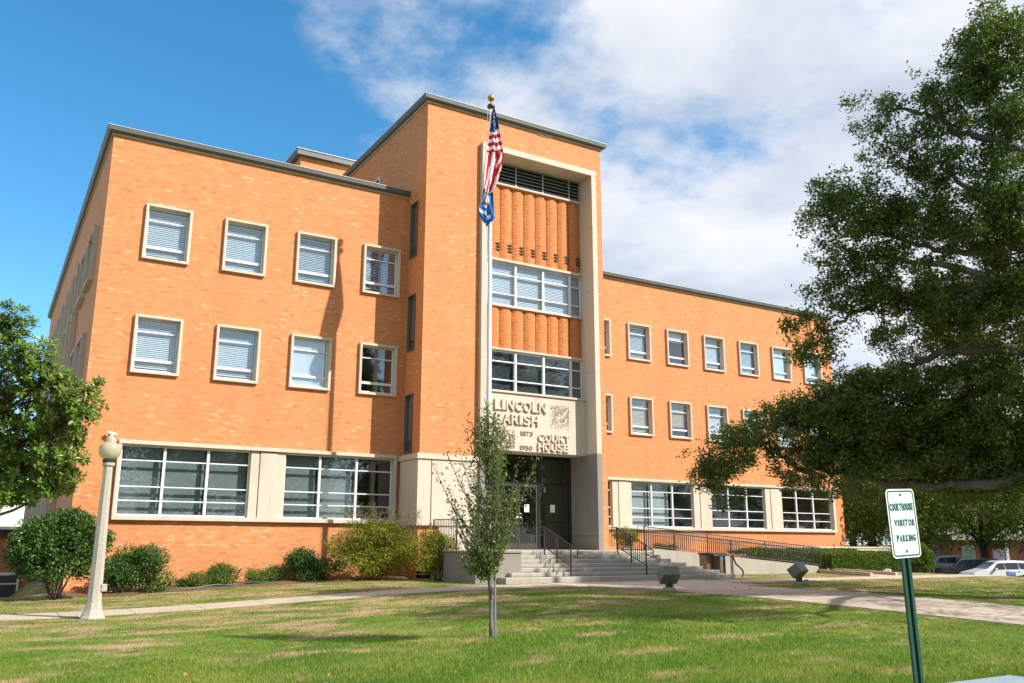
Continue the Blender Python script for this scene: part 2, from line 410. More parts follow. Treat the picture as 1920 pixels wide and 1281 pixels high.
# side walk from the foot of the ramp
w3 = tag(bpy.data.objects.new('ramp_walk', None), kind='structure'); COL.objects.link(w3)
for j in range(4):
    a0, a1 = j/4, (j+1)/4
    slab('slab', lambda u, v: (33.0-1.6*u+1.5*v, 27.9-4.8*u), lin(a0, a1-.004, 3), lin(0, 1, 3), .1, M['walk'], w3, .02)
for s in (0, 1):
    mb = MB(); pts = [(33.0-1.6*u+1.6*s-.1, 27.9-4.5*u) for u in lin(0, 1, 6)]
    for (xa, ya), (xb, yb) in zip(pts, pts[1:]):
        za, zb = float(gz(xa, ya)), float(gz(xb, yb))
        mb.add([(xa,ya,za-.1),(xa+.16,ya,za-.1),(xa+.16,ya,za+.16),(xa,ya,za+.16),(xb,yb,zb-.1),(xb+.16,yb,zb-.1),(xb+.16,yb,zb+.14),(xb,yb,zb+.14)],
               [(0,1,2,3),(4,7,6,5),(0,4,5,1),(1,5,6,2),(2,6,7,3),(3,7,4,0)])
    tag(mb.build('walk_kerb', M['walk']), kind='structure')
# planting bed along the left wing
mb = MB(); us = lin(2.0, 13.4, 24)
top = []
for i, u in enumerate(us):
    fr = 28.55+.22*math.sin(i*1.3)+.1*math.sin(i*3.1)
    for k, yy in enumerate((fr, fr+.25, 29.4, 30.2)): top.append((u, yy, float(gz(u, yy))+(.01, .05, .08, .10)[k]))
mb.add(top, [(i*4+k, (i+1)*4+k, (i+1)*4+k+1, i*4+k+1) for i in range(23) for k in range(3)])
M['mulch'] = simple('pine straw mulch', (.17,.095,.055), .95, .5, 16, bmp=.8, spec=.1)
tag(mb.build('planting_bed', M['mulch']), kind='structure')
# parking lot far right
mb = MB(); mb.add([(50,18,-3.022),(140,18,-3.022),(140,110,-3.022),(50,110,-3.022)], [(0,1,2,3)])
M['asphalt'] = simple('asphalt', (.055,.055,.057), .9, .2, 5)
tag(mb.build('parking_lot', M['asphalt']), kind='structure')

# steps ------------------------------------------------------------
ZL = -.357; RIS = .131; TRD = .27; Y7 = 25.3
LX = [14.3, 14.66, 15.08, 15.2, 15.2, 15.2, 15.2]; RX = [24.1, 23.6, 23.05, 22.5, 22.0, 21.75, 21.6]
steps = thing('entrance_steps', 'wide grey concrete steps with seven risers below the glass entrance', 'steps', (18.9, 24.0, float(gz(18.9, 23.6))))
so = tuple(steps.location)
M['tread'] = mk_stone('step tread', (.50,.46,.40), .7, 1.5, .05)
for k in range(7):
    yk = Y7-(6-k)*TRD; zt = ZL-(6-k)*RIS; zb = zt-RIS if k else zt-.45
    yback = 27.0 if k < 6 else 28.28
    s = MB().bbox(LX[k], yk, zb+.006, RX[k], yback-.003*(6-k), zt, .012).build('step', M['concrete'], steps, so)
    # joint pieces / nosing strip
    MB().bbox(LX[k]+.01, yk-.006, zt-.03, RX[k]-.01, yk+.07, zt+.004, .006).build('nosing', M['tread'], s, so)
# landing to the doors and to the ramp
MB().bbox(16.2, 28.28, ZL-.5, 21.4, 31.2, ZL-.002, .01).build('landing', M['tread'], steps, so)
MB().bbox(21.6, 27.02, ZL-.6, 23.0, 28.7, ZL-.003, .01).build('landing', M['tread'], steps, so)
# granite cheek block and terrace on the left
ch = thing('granite_cheek_wall', 'speckled grey granite block beside the left end of the steps', 'wall', (14.35, 25.2, -1.4))
co = tuple(ch.location)
MB().bbox(13.5, 24.2, -1.75, 15.19, 26.38, -.40, .012).build('block', M['granite'], ch, co)
MB().bbox(13.46, 24.16, -.40, 15.195, 26.38, -.335, .01).build('cap', M['granite'], ch, co)
te = thing('side_terrace', 'low concrete terrace wall with thin cap behind the yellow shrubs', 'wall', (14.8, 27.4, -1.4))
to = tuple(te.location)
MB().bbox(13.97, 26.42, -1.75, 16.19, 28.28, -.42, .01).build('wall', M['concrete'], te, to)
MB().bbox(13.92, 26.40, -.42, 16.19, 28.28, -.352, .01).build('cap', M['tread'], te, to)
# ramp
rp = thing('wheelchair_ramp', 'long pale concrete wheelchair ramp sloping down to the right of the steps', 'ramp', (27.5, 27.9, float(gz(27.5, 27.5))))
ro_ = tuple(rp.location)
def ramp_z(x): return -.27-.0795*max(0, (x-23.0))
mb = MB(); mb.add([(23,27,-2),(32.6,27,-2),(32.6,27,ramp_z(32.6)),(23,27,ramp_z(23)),(23,27.2,-2),(32.6,27.2,-2),(32.6,27.2,ramp_z(32.6)),(23,27.2,ramp_z(23))],
   [(0,1,2,3),(4,7,6,5),(3,2,6,7),(1,5,6,2),(0,3,7,4)]); mb.build('front_wall', M['concrete'], rp, ro_)
mb = MB(); mb.add([(23,28.7,-2),(32.6,28.7,-2),(32.6,28.7,ramp_z(32.6)),(23,28.7,ramp_z(23)),(23,28.88,-2),(32.6,28.88,-2),(32.6,28.88,ramp_z(32.6)),(23,28.88,ramp_z(23))],
   [(0,1,2,3),(4,7,6,5),(3,2,6,7),(1,5,6,2),(0,3,7,4)]); mb.build('back_wall', M['concrete'], rp, ro_)
mb = MB(); mb.add([(23,27.2,ramp_z(23)-.05),(32.7,27.2,ramp_z(32.7)-.12),(32.7,28.7,ramp_z(32.7)-.12),(23,28.7,ramp_z(23)-.05)], [(0,1,2,3)]); mb.build('ramp_deck', M['walk'], rp, ro_)

# ------------------------------------------------------------------ courthouse
CH = thing('courthouse', 'large orange brick courthouse with tall central tower, stone portal and two wings', 'building', (18.8, 30.0, -.4))
CO = tuple(CH.location)
YL, YR, YT = 30.12, 34.54, 28.5                      # brick faces: left wing, right wing, tower
XL, XT0, XT1, XR = 2.44, 13.53, 22.08, 44.25
ZR, ZT = 13.52, 17.08                                # brick tops
COURSE, BL, JT = .0677, .203, .0125
def brick_wall(name, org, ud, W0, W1, Z0, Z1, opens, backing_opens=None, seed=0, pale=.03, want=None):
    """bricks as geometry. wall plane: org + u*ud, z up; outward normal nd"""
    rng = np.random.default_rng(seed)
    ud = np.array(ud, float); nd = np.array([ud[1], -ud[0], 0.])
    rects = []; nrow = int(math.ceil((Z1-Z0)/COURSE))
    for r in range(nrow):
        za = Z0+r*COURSE; zb = min(za+COURSE-JT, Z1)
        if zb-za < .02: continue
        zm = (za+zb)/2
        blk = sorted([(a, b) for a, b, c, d in opens if c-.01 < zm < d+.01])
        spans = []; cur = W0
        for a, b in blk:
            if a > cur: spans.append((cur, a))
            cur = max(cur, b)
        if cur < W1: spans.append((cur, W1))
        ph = (.5 if r % 2 else 0.)*(BL+JT)
        for a, b in spans:
            k0 = math.floor((a-W0-ph)/(BL+JT)); k1 = math.ceil((b-W0-ph)/(BL+JT))
            for k in range(k0, k1):
                u0 = max(a, W0+ph+k*(BL+JT)); u1 = min(b, W0+ph+k*(BL+JT)+BL)
                if u1-u0 > .025: rects.append((u0, u1, za, zb))
    R = np.array(rects)
    picked = None
    if want is not None:
        full = (R[:,1]-R[:,0] > BL-.002)
        a, b, c, d = want
        sel = np.where(full & (R[:,0] > a) & (R[:,1] < b) & (R[:,2] > c) & (R[:,3] < d))[0][:300]
        picked = R[sel]; R = np.delete(R, sel, 0)
    n = len(R); org = np.array(org, float)
    dep = rng.uniform(-.0008, .0012, n)
    def corner(u, z, dd): return org+u[:,None]*ud+np.array([0,0,1.])*z[:,None]+nd*dd[:,None]
    bk = np.full(n, -.010)
    V = np.stack([corner(R[:,0],R[:,2],dep), corner(R[:,1],R[:,2],dep), corner(R[:,1],R[:,3],dep), corner(R[:,0],R[:,3],dep),
                  corner(R[:,0],R[:,2],bk), corner(R[:,1],R[:,2],bk), corner(R[:,1],R[:,3],bk), corner(R[:,0],R[:,3],bk)], 1)-np.array(CO)
    base = (np.arange(n)*8)[:,None]
    pat = np.array([[0,1,2,3],[3,2,6,7],[1,0,4,5],[0,3,7,4],[2,1,5,6]])
    F = (base[:,None,:]+pat[None]).reshape(-1, 4)
    t = np.clip(rng.normal(.48, .15, n), 0, .90)
    cl = np.sin(R[:,0]*1.9+1.3*np.sin(R[:,2]*2.1))*np.sin(R[:,2]*2.7+R[:,0]*.6)
    pm = rng.random(n) < pale*(1+1.6*np.clip(cl, -.6, 1)); t[pm] = rng.uniform(.92, 1, pm.sum())
    dk = rng.random(n) < .05; t[dk] = rng.uniform(0, .14, dk.sum())
    # mortar backing with openings: this is the wall part, the bricks are its pieces
    bo = backing_opens if backing_opens is not None else opens
    us = sorted(set([W0, W1]+[min(max(x, W0), W1) for o in bo for x in o[:2]])); zs = sorted(set([Z0, Z1]+[min(max(x, Z0), Z1) for o in bo for x in o[2:]]))
    mb = MB()
    for ua, ub in zip(us, us[1:]):
        for za, zb in zip(zs, zs[1:]):
            um, zm = (ua+ub)/2, (za+zb)/2
            if any(a < um < b and c < zm < d for a, b, c, d in bo): continue
            q = [org+u*ud+np.array([0,0,z])-nd*.0028 for u, z in ((ua,za),(ub,za),(ub,zb),(ua,zb))]
            mb.add(q, [(0,1,2,3)])
    wall = mb.build('wall', M['mortar'], CH, CO)
    o = link('brick_courses', np_mesh('brick_courses', V.reshape(-1, 3), F, M['brick'], np.repeat(t, 5)), wall)
    o['kind'] = 'stuff'
    if picked is not None and len(picked):
        bm = MB().bbox(0, 0, 0, BL, .016, COURSE-JT, .002).build('brick', M['brick1'], wall)
        me = bm.data
        for i, (u0, u1, za, zb) in enumerate(picked):
            b = bm if i == 0 else link('brick', me, wall)
            p = org+u0*ud; b.location = (p[0]-CO[0], p[1]-CO[1]-.0012*rng.random(), za-CO[2])
    return wall

WX_L = [3.69, 6.36, 9.015, 11.67]; WX_R = [25.56, 28.24, 30.92, 33.605, 36.30, 38.985, 41.67]
WW, WZ = 1.547, {3: (9.24, 11.225), 2: (5.30, 7.285)}
opL = [(x+.03, x+WW-.03, z0+.03, z1-.03) for x in WX_L for z0, z1 in WZ.values()]+[(3.58+.04, 13.32-.04, .549+.04, 3.0875-.04)]
opR = [(x+.03, x+WW-.03, z0+.03, z1-.03) for x in WX_R for z0, z1 in WZ.values()]+[(22.4, 43.42-.04, .549+.04, 3.0875-.04)]
brick_wall('left', (0, YL, 0), (1,0,0), XL, XT0+.02, -2.6, ZR, opL, seed=1, pale=.03, want=(4.9, 9.4, -.35, .50))
brick_wall('right', (0, YR, 0), (1,0,0), XT1-.02, XR, -2.6, ZR, opR, seed=2, pale=.012)
PX0, PX1, PZ1 = 15.94, 21.66, 15.87                  # stone portal
brick_wall('tower', (0, YT, 0), (1,0,0), XT0, XT1, ZL-.6, ZT, [(PX0+.02, PX1-.02, -5, PZ1-.02), (XT0-.1, PX0+.1, .52, 3.06)], seed=3, pale=.018)
TSW = [(10.81, 13.1), (7.05, 9.28), (3.15, 5.36)]
# tower left side: u runs from back (u=0 at Y=38) to front; u = 38 - Y
brick_wall('tower_side', (XT0, 38, 0), (0,-1,0), 0, 38-YT, 3.0, ZT, [(38-29.84, 38-29.16, a, b) for a, b in TSW], seed=4, pale=.018)
# tower right side and remaining shell (seen only edge-on)
sh = MB()
def quad(mb, *p): mb.add(p, [tuple(range(len(p)))])
quad(sh, (XT1,YT,-2),(XT1,38,-2),(XT1,38,ZT),(XT1,YT,ZT))
quad(sh, (XT0,38,ZR),(XT1,38,ZR),(XT1,38,ZT),(XT0,38,ZT))
sh.build('wall', M['brick_tex'], CH, CO)
for q in (((XR,YR,-3.5),(XR,58,-3.5),(XR,58,ZR),(XR,YR,ZR)), ((XL,60,-4),(XR,60,-4),(XR,60,ZR),(XL,60,ZR)), ((XT0,YT,-2),(XT0,YL,-2),(XT0,YL,3.05),(XT0,YT,3.05))):
    sh = MB(); quad(sh, *q); sh.build('wall', M['brick_tex'], CH, CO)
# left side wall with its openings (windows between stone fins)
SW_Y = [31.85+2.68*i for i in range(10)]
side_op = []
for i, y in enumerate(SW_Y):
    side_op.append((y, y+1.9))
sw = MB(); ys = sorted(set([YL, 60]+[t for a, b in side_op for t in (a+.03, b-.03)])); zs_ = [-4.2, 5.05, 6.85, 8.85, 10.75, ZR]
for ya, yb in zip(ys, ys[1:]):
    for za, zb in zip(zs_, zs_[1:]):
        ym = (ya+yb)/2; zm = (za+zb)/2
        inwin = any(a < ym < b for a, b in side_op) and (zm > 5.05 and zm < 10.75)
        if inwin and not (6.85 < zm < 8.85): continue
        quad(sw, (XL,yb,za),(XL,ya,za),(XL,ya,zb),(XL,yb,zb))
sw.build('wall', M['brick_tex'], CH, CO)
for i, y in enumerate(SW_Y):
    hi = (i < 2)
    segs = ((8.85, 10.75), (5.05, 6.85)) if hi else ((8.85, 10.75), (5.05, 6.85))
    for (za, zb) in segs:
        w = MB()
        d0, d1 = XL-.16, XL+.2
        w.bbox(d0, y, za, d1, y+.12, zb, .006); w.bbox(d0, y+1.78, za, d1, y+1.9, zb, .006)
        w.bbox(d0, y+.123, zb-.12, d1, y+1.777, zb, .006); w.bbox(d0-.03, y-.03, za-.13, d1, y+1.93, za-.003, .006)
        wo_ = w.build('window', M['stone_grey'], CH, CO)
        MB().box(XL+.05, y+.12, za, XL+.058, y+1.78, zb-.12).build('pane', M['glass'], wo_, CO)
        MB().box(XL+.02, y+.9, za, XL+.08, y+.96, zb-.12).box(XL+.02, y+.12, za+.5, XL+.079, y+.897, za+.55).box(XL+.02, y+.963, za+.5, XL+.079, y+1.78, za+.55).build('sash', M['white_metal'], wo_, CO)
    if i >= 2:   # tall fins tie the floors together
        for yy in (y+.0, y+1.78):
            MB().bbox(XL-.22, yy-.01, -3.4, XL-.02, yy+.13, 10.8, .008).build('stone_fin', M['stone_grey'], CH, CO)
# roofs, fascias
ro = MB()
ro.box(XL+.02, YL+.02, ZR-.12, XT0, 59.9, ZR-.02).box(XT1, YR+.02, ZR-.12, XR-.02, 59.9, ZR-.021).box(XT0, 38.01, ZR-.12, XT1, 59.9, ZR-.022)
ro.build('roof', M['roof'], CH, CO)
MB().box(XT0+.02, YT+.02, ZT-.1, XT1-.02, 37.98, ZT-.01).build('roof', M['roof'], CH, CO)
def fascia_run(pts, z, out=.24, h=.27):
    """pts: polyline of wall-face points, outward is left of travel direction reversed; builds profile: trim board, grey fascia, pale drip edge"""
    P = [np.array(p, float) for p in pts]; n = len(P)
    def offs(d):
        res = []
        for i in range(n):
            ns = []
            if i > 0: t = P[i]-P[i-1]; t /= np.linalg.norm(t); ns.append(np.array([t[1], -t[0]]))
            if i < n-1: t = P[i+1]-P[i]; t /= np.linalg.norm(t); ns.append(np.array([t[1], -t[0]]))
            if len(ns) == 2:
                b = ns[0]+ns[1]; b = b/np.linalg.norm(b); b = b/ (b@ns[0]); res.append(P[i]+b*d)
            else: res.append(P[i]+ns[0]*d)
        return res
    def prof(mb, pr):
        k = len(pr); rings = [[(*offs(d)[i], zz) for d, zz in pr] for i in range(n)]
        vs = [p for r in rings for p in r]; fs = []
        for i in range(n-1):
            for j in range(k): fs.append((i*k+j, (i+1)*k+j, (i+1)*k+(j+1) % k, i*k+(j+1) % k))
        fs.append(tuple(range(k))); fs.append(tuple((n-1)*k+j for j in range(k)))
        mb.add(vs, fs)
    a = MB(); prof(a, [(-.1, z-.02), (.06, z-.02), (.06, z+.05), (-.1, z+.05)]); a = a.build('trim_board', M['soffit_board'], CH, CO)
    b = MB(); prof(b, [(-.1, z+.053), (out-.05, z+.053), (out, z+.10), (out+.02, z+h), (-.1, z+h)]); b = b.build('fascia', M['fascia'], CH, CO)
    c = MB(); prof(c, [(-.3, z+h+.003), (out+.035, z+h+.003), (out+.035, z+h+.022), (-.3, z+h+.022)]); c.build('drip_edge', M['fascia_cap'], b, CO)
fascia_run([(XL, 60), (XL, YL), (XT0-.003, YL)], ZR-.03, .2, .24)
fascia_run([(XT1+.003, YR), (XR, YR), (XR, 58)], ZR-.03, .2, .24)
fascia_run([(XT0, 38), (XT0, YT), (XT1, YT), (XT1, 38)], ZT-.03, .2, .24)
# penthouse set back on the roof
ph = MB().box(11.35, 38.05, ZR-.05, 21.5, 47, 18.02).build('penthouse', M['brick_tex'], CH, CO)
pf = MB().box(11.1, 37.8, 18.02, 21.75, 47.2, 18.28).build('fascia', M['fascia'], ph, CO)
MB().box(11.06, 37.76, 18.283, 21.79, 47.24, 18.32).build('drip_edge', M['fascia_cap'], ph, CO)
# little louvre high on the tower side, and a plate below the tower eave
l = MB().bbox(XT0-.05, 33.2, 14.9, XT0-.002, 33.95, 15.62, .008); l.build('roof_window', M['white_metal'], CH, CO)
MB().box(XT0-.055, 33.28, 14.95, XT0-.051, 33.87, 15.54).build('roof_window', M['interior_dark'], CH, CO)
p = atY(1008, 251, YT-.03); q = atY(1032, 258, YT-.03)
MB().bbox(p[0], YT-.035, q[2]-.03, q[0], YT-.005, p[2]-.03, .006).build('metal_plate', M['fascia_cap'], CH, CO)

# interior: floors and a partition so the rooms read as rooms
it = MB()
for (xa, xb, yy) in ((XL+.1, XT0-.1, YL), (XT1+.1, XR-.1, YR)):
    for zf in (-.2, 4.3, 8.2, 12.3):
        it.box(xa, yy+.42, zf-.25, xb, yy+7, zf)
    it.box(xa, yy+6.8, -1, xb, yy+7, 13.2)
    for k in range(1, 4):
        xm = xa+(xb-xa)*k/4; it.box(xm-.08, yy+.5, -1, xm+.08, yy+6.8, 13.2)
it.build('interior', M['interior'], CH, CO)
MB().box(XT0+.2, YT+4.5, -.36, XT1-.2, YT+4.6, 15).box(XT0+.2, YT+1.5, 3.5, XT1-.2, YT+4.5, 3.6).box(XT0+.2, YT+1.0, 7.6, XT1-.2, YT+4.5, 7.7).box(XT0+.2, YT+1.0, 11.2, XT1-.2, YT+4.5, 11.3).build('interior', M['interior_dark'], CH, CO)

# upper windows ---------------------------------------------------
def slats(mb, x0, x1, z0, z1, y, pitch=.05, tilt=.018, mi=0):
    z = z1-.02
    while z > z0+.02:
        mb.add([(x0,y-.012,z-tilt),(x1,y-.012,z-tilt),(x1,y+.012,z+tilt),(x0,y+.012,z+tilt)], [(0,1,2,3)], mi); z -= pitch
WIN_MESH = {}
def win_parts():
    D = .12   # projection of the stone surround in front of the brick
    f = MB(); t = .095
    H_ = 1.985
    f.bbox(0, -D, 0, t, .18, H_, .01); f.bbox(WW-t, -D, 0, WW, .18, H_, .01)
    f.bbox(t+.001, -D, H_-t, WW-t-.001, .18, H_-.001, .01); f.bbox(t+.001, -D, .001, WW-t-.001, .18, t, .01)
    s = MB(); a = .045; x0, x1, z0, z1 = t, WW-t, t, H_-t
    s.bbox(x0, .10, z0, x0+a, .17, z1, .006); s.bbox(x1-a, .10, z0, x1, .17, z1, .006)
    s.bbox(x0+a, .10, z0, x1-a, .17, z0+.07, .006); s.bbox(x0+a, .10, z1-a, x1-a, .17, z1, .006)
    s.bbox(x0+a, .095, 1.42, x1-a, .165, 1.46, .006); s.bbox(x0+a, .085, .43, x1-a, .165, .525, .006)
    P = [(z0+.07, .43), (.525, 1.42), (1.46, z1-a)]
    panes = [MB().box(x0+a, .135, pz0, x1-a, .141, pz1) for pz0, pz1 in P]
    return f, s, panes, (x0+a+.01, x1-a-.01, z0+.08, z1-a)
f_, s_, pn_, inner = win_parts()
mat_of = {'white': 'blind', 'half': 'blind', 'tan': 'blind_tan'}
BLINDS = {}
def blind_mesh(kind, frac):
    """venetian blind lowered to frac of the window"""
    key = (kind, frac)
    if key in BLINDS: return BLINDS[key]
    x0, x1, z0, z1 = inner; mb = MB(); zb = z1-(z1-z0)*frac
    slats(mb, x0, x1, zb, z1-.05, .215, .066, .0275 if kind != 'half' else .019)
    mb.box(x0, .195, z1-.05, x1, .235, z1-.005)
    mb.box(x0, .20, zb-.015, x1, .23, zb+.012)
    for xx in (x0+.22, (x0+x1)/2, x1-.22): mb.box(xx-.002, .2015, zb, xx+.002, .203, z1-.05)
    BLINDS[key] = mb; return mb
cache = {}
def window(x, ywall, z, blind=None, frac=1., shade=None):
    loc = (x-CO[0], ywall-CO[1], z-CO[2])
    def inst(key, mb, mat, parent, loc=None):
        if key not in cache:
            o = mb.build(key.split(':')[0], mat, parent, loc=loc); cache[key] = o.data; return o
        return link(key.split(':')[0], cache[key], parent, loc)
    w = inst('window', f_, M['stone'], CH, loc)
    inst('sash', s_, M['white_metal'], w)
    for i, pmb in enumerate(pn_): inst('pane:%d' % i, pmb, M['glass'], w)
    if blind: inst('blind:%s%.2f' % (blind, frac), blind_mesh(blind, frac), M[mat_of[blind]], w)
    if shade:
        x0, x1, z0, z1 = inner
        inst('roller_shade:%.2f' % shade, MB().box(x0, .19, z1-(z1-z0)*shade, x1, .195, z1), M['curtain'], w)
    return w
bl3 = [('white',1.), ('white',.97), ('half',1.), ('half',.94)]; bl2 = [('white',1.), ('white',1.), (None,1.), (None,1.)]
for i, x in enumerate(WX_L):
    window(x, YL, WZ[3][0], *bl3[i]); window(x, YL, WZ[2][0], *bl2[i], shade=(1. if i == 2 else None))
b3 = [('white',1.), ('half',1.), (None,1,.3), ('white',.95), ('half',1.), (None,1.,1.), (None,1.,.9)]
b2 = [('white',1.), ('tan',1.), ('tan',.72), ('white',.74), ('white',.9), ('white',1.), ('white',1.)]
for i, x in enumerate(WX_R):
    window(x, YR, WZ[3][0], *b3[i]); window(x, YR, WZ[2][0], *b2[i])
# narrow slots in the side of the tower
for a, b in TSW:
    w = MB(); y0, y1 = 29.16, 29.84
    w.bbox(XT0-.04, y0, a, XT0+.12, y0+.05, b, .005).bbox(XT0-.04, y1-.05, a, XT0+.12, y1, b, .005).bbox(XT0-.04, y0+.051, b-.05, XT0+.12, y1-.051, b-.001, .005).bbox(XT0-.06, y0+.051, a, XT0+.12, y1-.051, a+.06, .005)
    w = w.build('slot_window', M['fascia'], CH, CO)
    MB().box(XT0+.05, y0+.05, a+.06, XT0+.056, y1-.05, b-.05).build('pane', M['glass'], w, CO)
    MB().box(XT0+.03, y0+.05, a+.42, XT0+.08, y1-.05, a+.46).build('sash', M['fascia'], w, CO)
    sl = MB(); z = b-.08
    while z > a+.5:
        sl.add([(XT0+.09,y0+.06,z-.018),(XT0+.09,y1-.06,z-.018),(XT0+.115,y1-.06,z+.018),(XT0+.115,y0+.06,z+.018)], [(0,1,2,3)]); z -= .047
    sl.build('blind', M['blind_tan'], w, CO)

# ground floor window bands -----------------------------------------
GZ0, GZ1 = .549, 3.0875
def band(x0, x1, yw, bays, piers, left_end=True):
    fr = MB(); D = .14
    fr.bbox(x0, yw-D-.02, GZ1-.13, x1, yw+.2, GZ1, .012)
    fr.bbox(x0, yw-D-.02, GZ0, x1, yw+.2, GZ0+.14, .012)
    if left_end: fr.bbox(x0, yw-D, GZ0+.141, x0+.11, yw+.2, GZ1-.131, .01)
    fr.bbox(x1-.2 if x1 > 40 else x1-.12, yw-D, GZ0+.141, x1, yw+.2, GZ1-.131, .01)
    bd = fr.build('window_band', M['stone'], CH, CO)
    for (a, b, j) in piers:     # stone piers with a recessed dark joint
        MB().bbox(a, yw-.06, GZ0+.142, j-.012, yw+.2, GZ1-.132, .008).build('stone_panel', M['stone'], bd, CO)
        MB().bbox(j+.012, yw-.085, GZ0+.142, b-.3, yw+.2, GZ1-.16, .008).build('stone_panel', M['stone'], bd, CO)
        MB().bbox(b-.299, yw-.06, GZ0+.142, b, yw+.2, GZ1-.132, .008).build('stone_panel', M['stone'], bd, CO)
        MB().box(j-.013, yw+.05, GZ0+.142, j+.013, yw+.19, GZ1-.132).build('joint', M['black'], bd, CO)
    for (a, b, m1, m2) in bays:
        zz0, zz1 = GZ0+.142, GZ1-.132
        rails = (1.17, 1.62, 2.46)
        s = MB()
        xs = [a, m1, m2, b]
        s.bbox(a, yw+.05, zz0, a+.05, yw+.14, zz1, .006).bbox(b-.05, yw+.05, zz0, b, yw+.14, zz1, .006)
        for mm in (m1, m2): s.bbox(mm-.045, yw+.03, zz0+.056, mm+.045, yw+.15, zz1-.056, .006)
        s.bbox(a+.051, yw+.04, zz0, b-.051, yw+.14, zz0+.055, .006).bbox(a+.051, yw+.04, zz1-.055, b-.051, yw+.14, zz1, .006)
        for (u0, u1) in ((a+.051, m1-.046), (m1+.046, m2-.046), (m2+.046, b-.051)):
            for r in rails: s.bbox(u0, yw+.05, r-.022, u1, yw+.13, r+.022, .006)
        sb = s.build('sash', M['white_metal'], bd, CO)
        zl = [zz0+.055]+list(rails)+[zz1-.055]
        for (u0, u1) in ((a+.051, m1-.046), (m1+.046, m2-.046), (m2+.046, b-.051)):
            for q0, q1 in zip(zl, zl[1:]):
                MB().box(u0, yw+.086, q0+.022, u1, yw+.092, q1-.022).build('pane', M['glass_dark'], bd, CO)
    return bd
band(3.58, 13.32, YL, [(3.69, 7.86, 5.05, 6.45), (9.08, 13.2, 10.38, 11.78)], [(7.861, 9.079, 8.17)])
band(22.4, 43.42, YR, [(22.9, 26.99, 24.2, 25.6), (28.2, 32.36, 29.57, 30.98), (33.64, 37.69, 34.95, 36.33), (39.02, 43.21, 40.3, 41.7)],
     [(26.991, 28.199, 27.36), (32.361, 33.639, 32.8), (37.691, 39.019, 38.1)])
# blinds hang behind some of the big panes
for (a, b, yw) in ((3.74, 5.0, YL), (5.1, 6.4, YL), (6.5, 7.81, YL), (9.14, 10.33, YL), (10.44, 11.72, YL), (28.25, 29.5, YR), (29.62, 30.93, YR)):
    mb = MB(); mb.box(a, yw+.35, .75, b, yw+.36, 2.9); mb.build('window_shade', M['curtain'] if yw == YR else M['interior'], CH, CO)

# tower base clad in stone ------------------------------------------
tb = MB().bbox(XT0-.16, YT-.16, 2.86, PX0-.001, YL-.003, 3.06, .012).build('stone_base', M['stone'], CH, CO)
MB().bbox(XT0-.10, YT-.10, .62, 13.97, YL-.16, 2.859, .008).build('stone_panel', M['stone'], tb, CO)
MB().bbox(14.0, YT-.10, .62, PX0-.002, YT+.2, 2.859, .008).build('stone_panel', M['stone'], tb, CO)
MB().box(13.971, YT-.06, .62, 13.999, YT+.1, 2.858).build('joint', M['black'], tb, CO)
MB().bbox(XT0-.15, YT-.15, .49, PX0-.002, YL-.15, .619, .01).build('ledge', M['stone'], tb, CO)
MB().bbox(14.3, YT-.09, ZL-.1, PX0-.002, YT+.1, .489, .01).build('stone_panel', M['stone'], tb, CO)

# portal ------------------------------------------------------------
YF, YREC, YDO = YT-.2, 29.25, 30.2
SP = 3.46
por = MB().bbox(PX0, YF, PZ1-.26, PX1, YREC+.1, PZ1, .012).build('portal', M['stone'], CH, CO)
zc = [SP, 6.9, 10.4, 13.2, PZ1-.262]
for xa, xb in ((PX0, PX0+.25), (PX1-.25, PX1)):
    for za, zb in zip(zc, zc[1:]):
        MB().bbox(xa, YF, za+.002, xb, YDO-.3, zb-.002, .006).build('stone_panel', M['stone'], por, CO)
    MB().bbox(xa-.003, YF-.003, ZL+.55, xb+.003, YDO+.12, SP-.002, .008).build('granite_panel', M['granite'], por, CO)
    MB().bbox(xa-.003, YF-.003, ZL-.06, xb+.003, YDO+.12, ZL+.546, .008).build('granite_panel', M['granite'], por, CO)
XA, XB = PX0+.251, PX1-.251
MUL = [16.7, 18.08, 19.45, 20.83]
# louvre
lv = MB(); zt, zb = 15.61, 14.66
lv.box(XA, YREC+.06, zb, XB, YREC+.08, zt); lv.box(XA, YREC-.02, zb, XB, YREC-.0, zb+.03)
lo = lv.build('louvre', M['black'], CH, CO)
for k in range(6):
    z = zb+.09+k*.155
    mb = MB(); mb.add([(XA,YREC-.05,z),(XB,YREC-.05,z),(XB,YREC-.045,z+.028),(XA,YREC-.045,z+.028),(XA,YREC+.05,z+.07),(XB,YREC+.05,z+.07),(XB,YREC+.05,z+.09),(XA,YREC+.05,z+.09)],
        [(0,1,2,3),(3,2,6,7),(0,4,5,1),(4,7,6,5),(0,3,7,4),(1,5,6,2)]); mb.build('blade', M['louvre'], lo, CO)
for x in MUL: MB().box(x-.025, YREC-.07, zb, x+.025, YREC-.02, zt).build('mullion', M['louvre'], lo, CO)
def ledge(z0, z1, out): MB().bbox(XA, YREC-out, z0, XB, YREC+.1, z1, .01).build('ledge', M['stone'], CH, CO)
ledge(14.56, 14.655, .16); ledge(11.21, 11.32, .16); ledge(9.28, 9.36, .13); ledge(7.47, 7.555, .13)
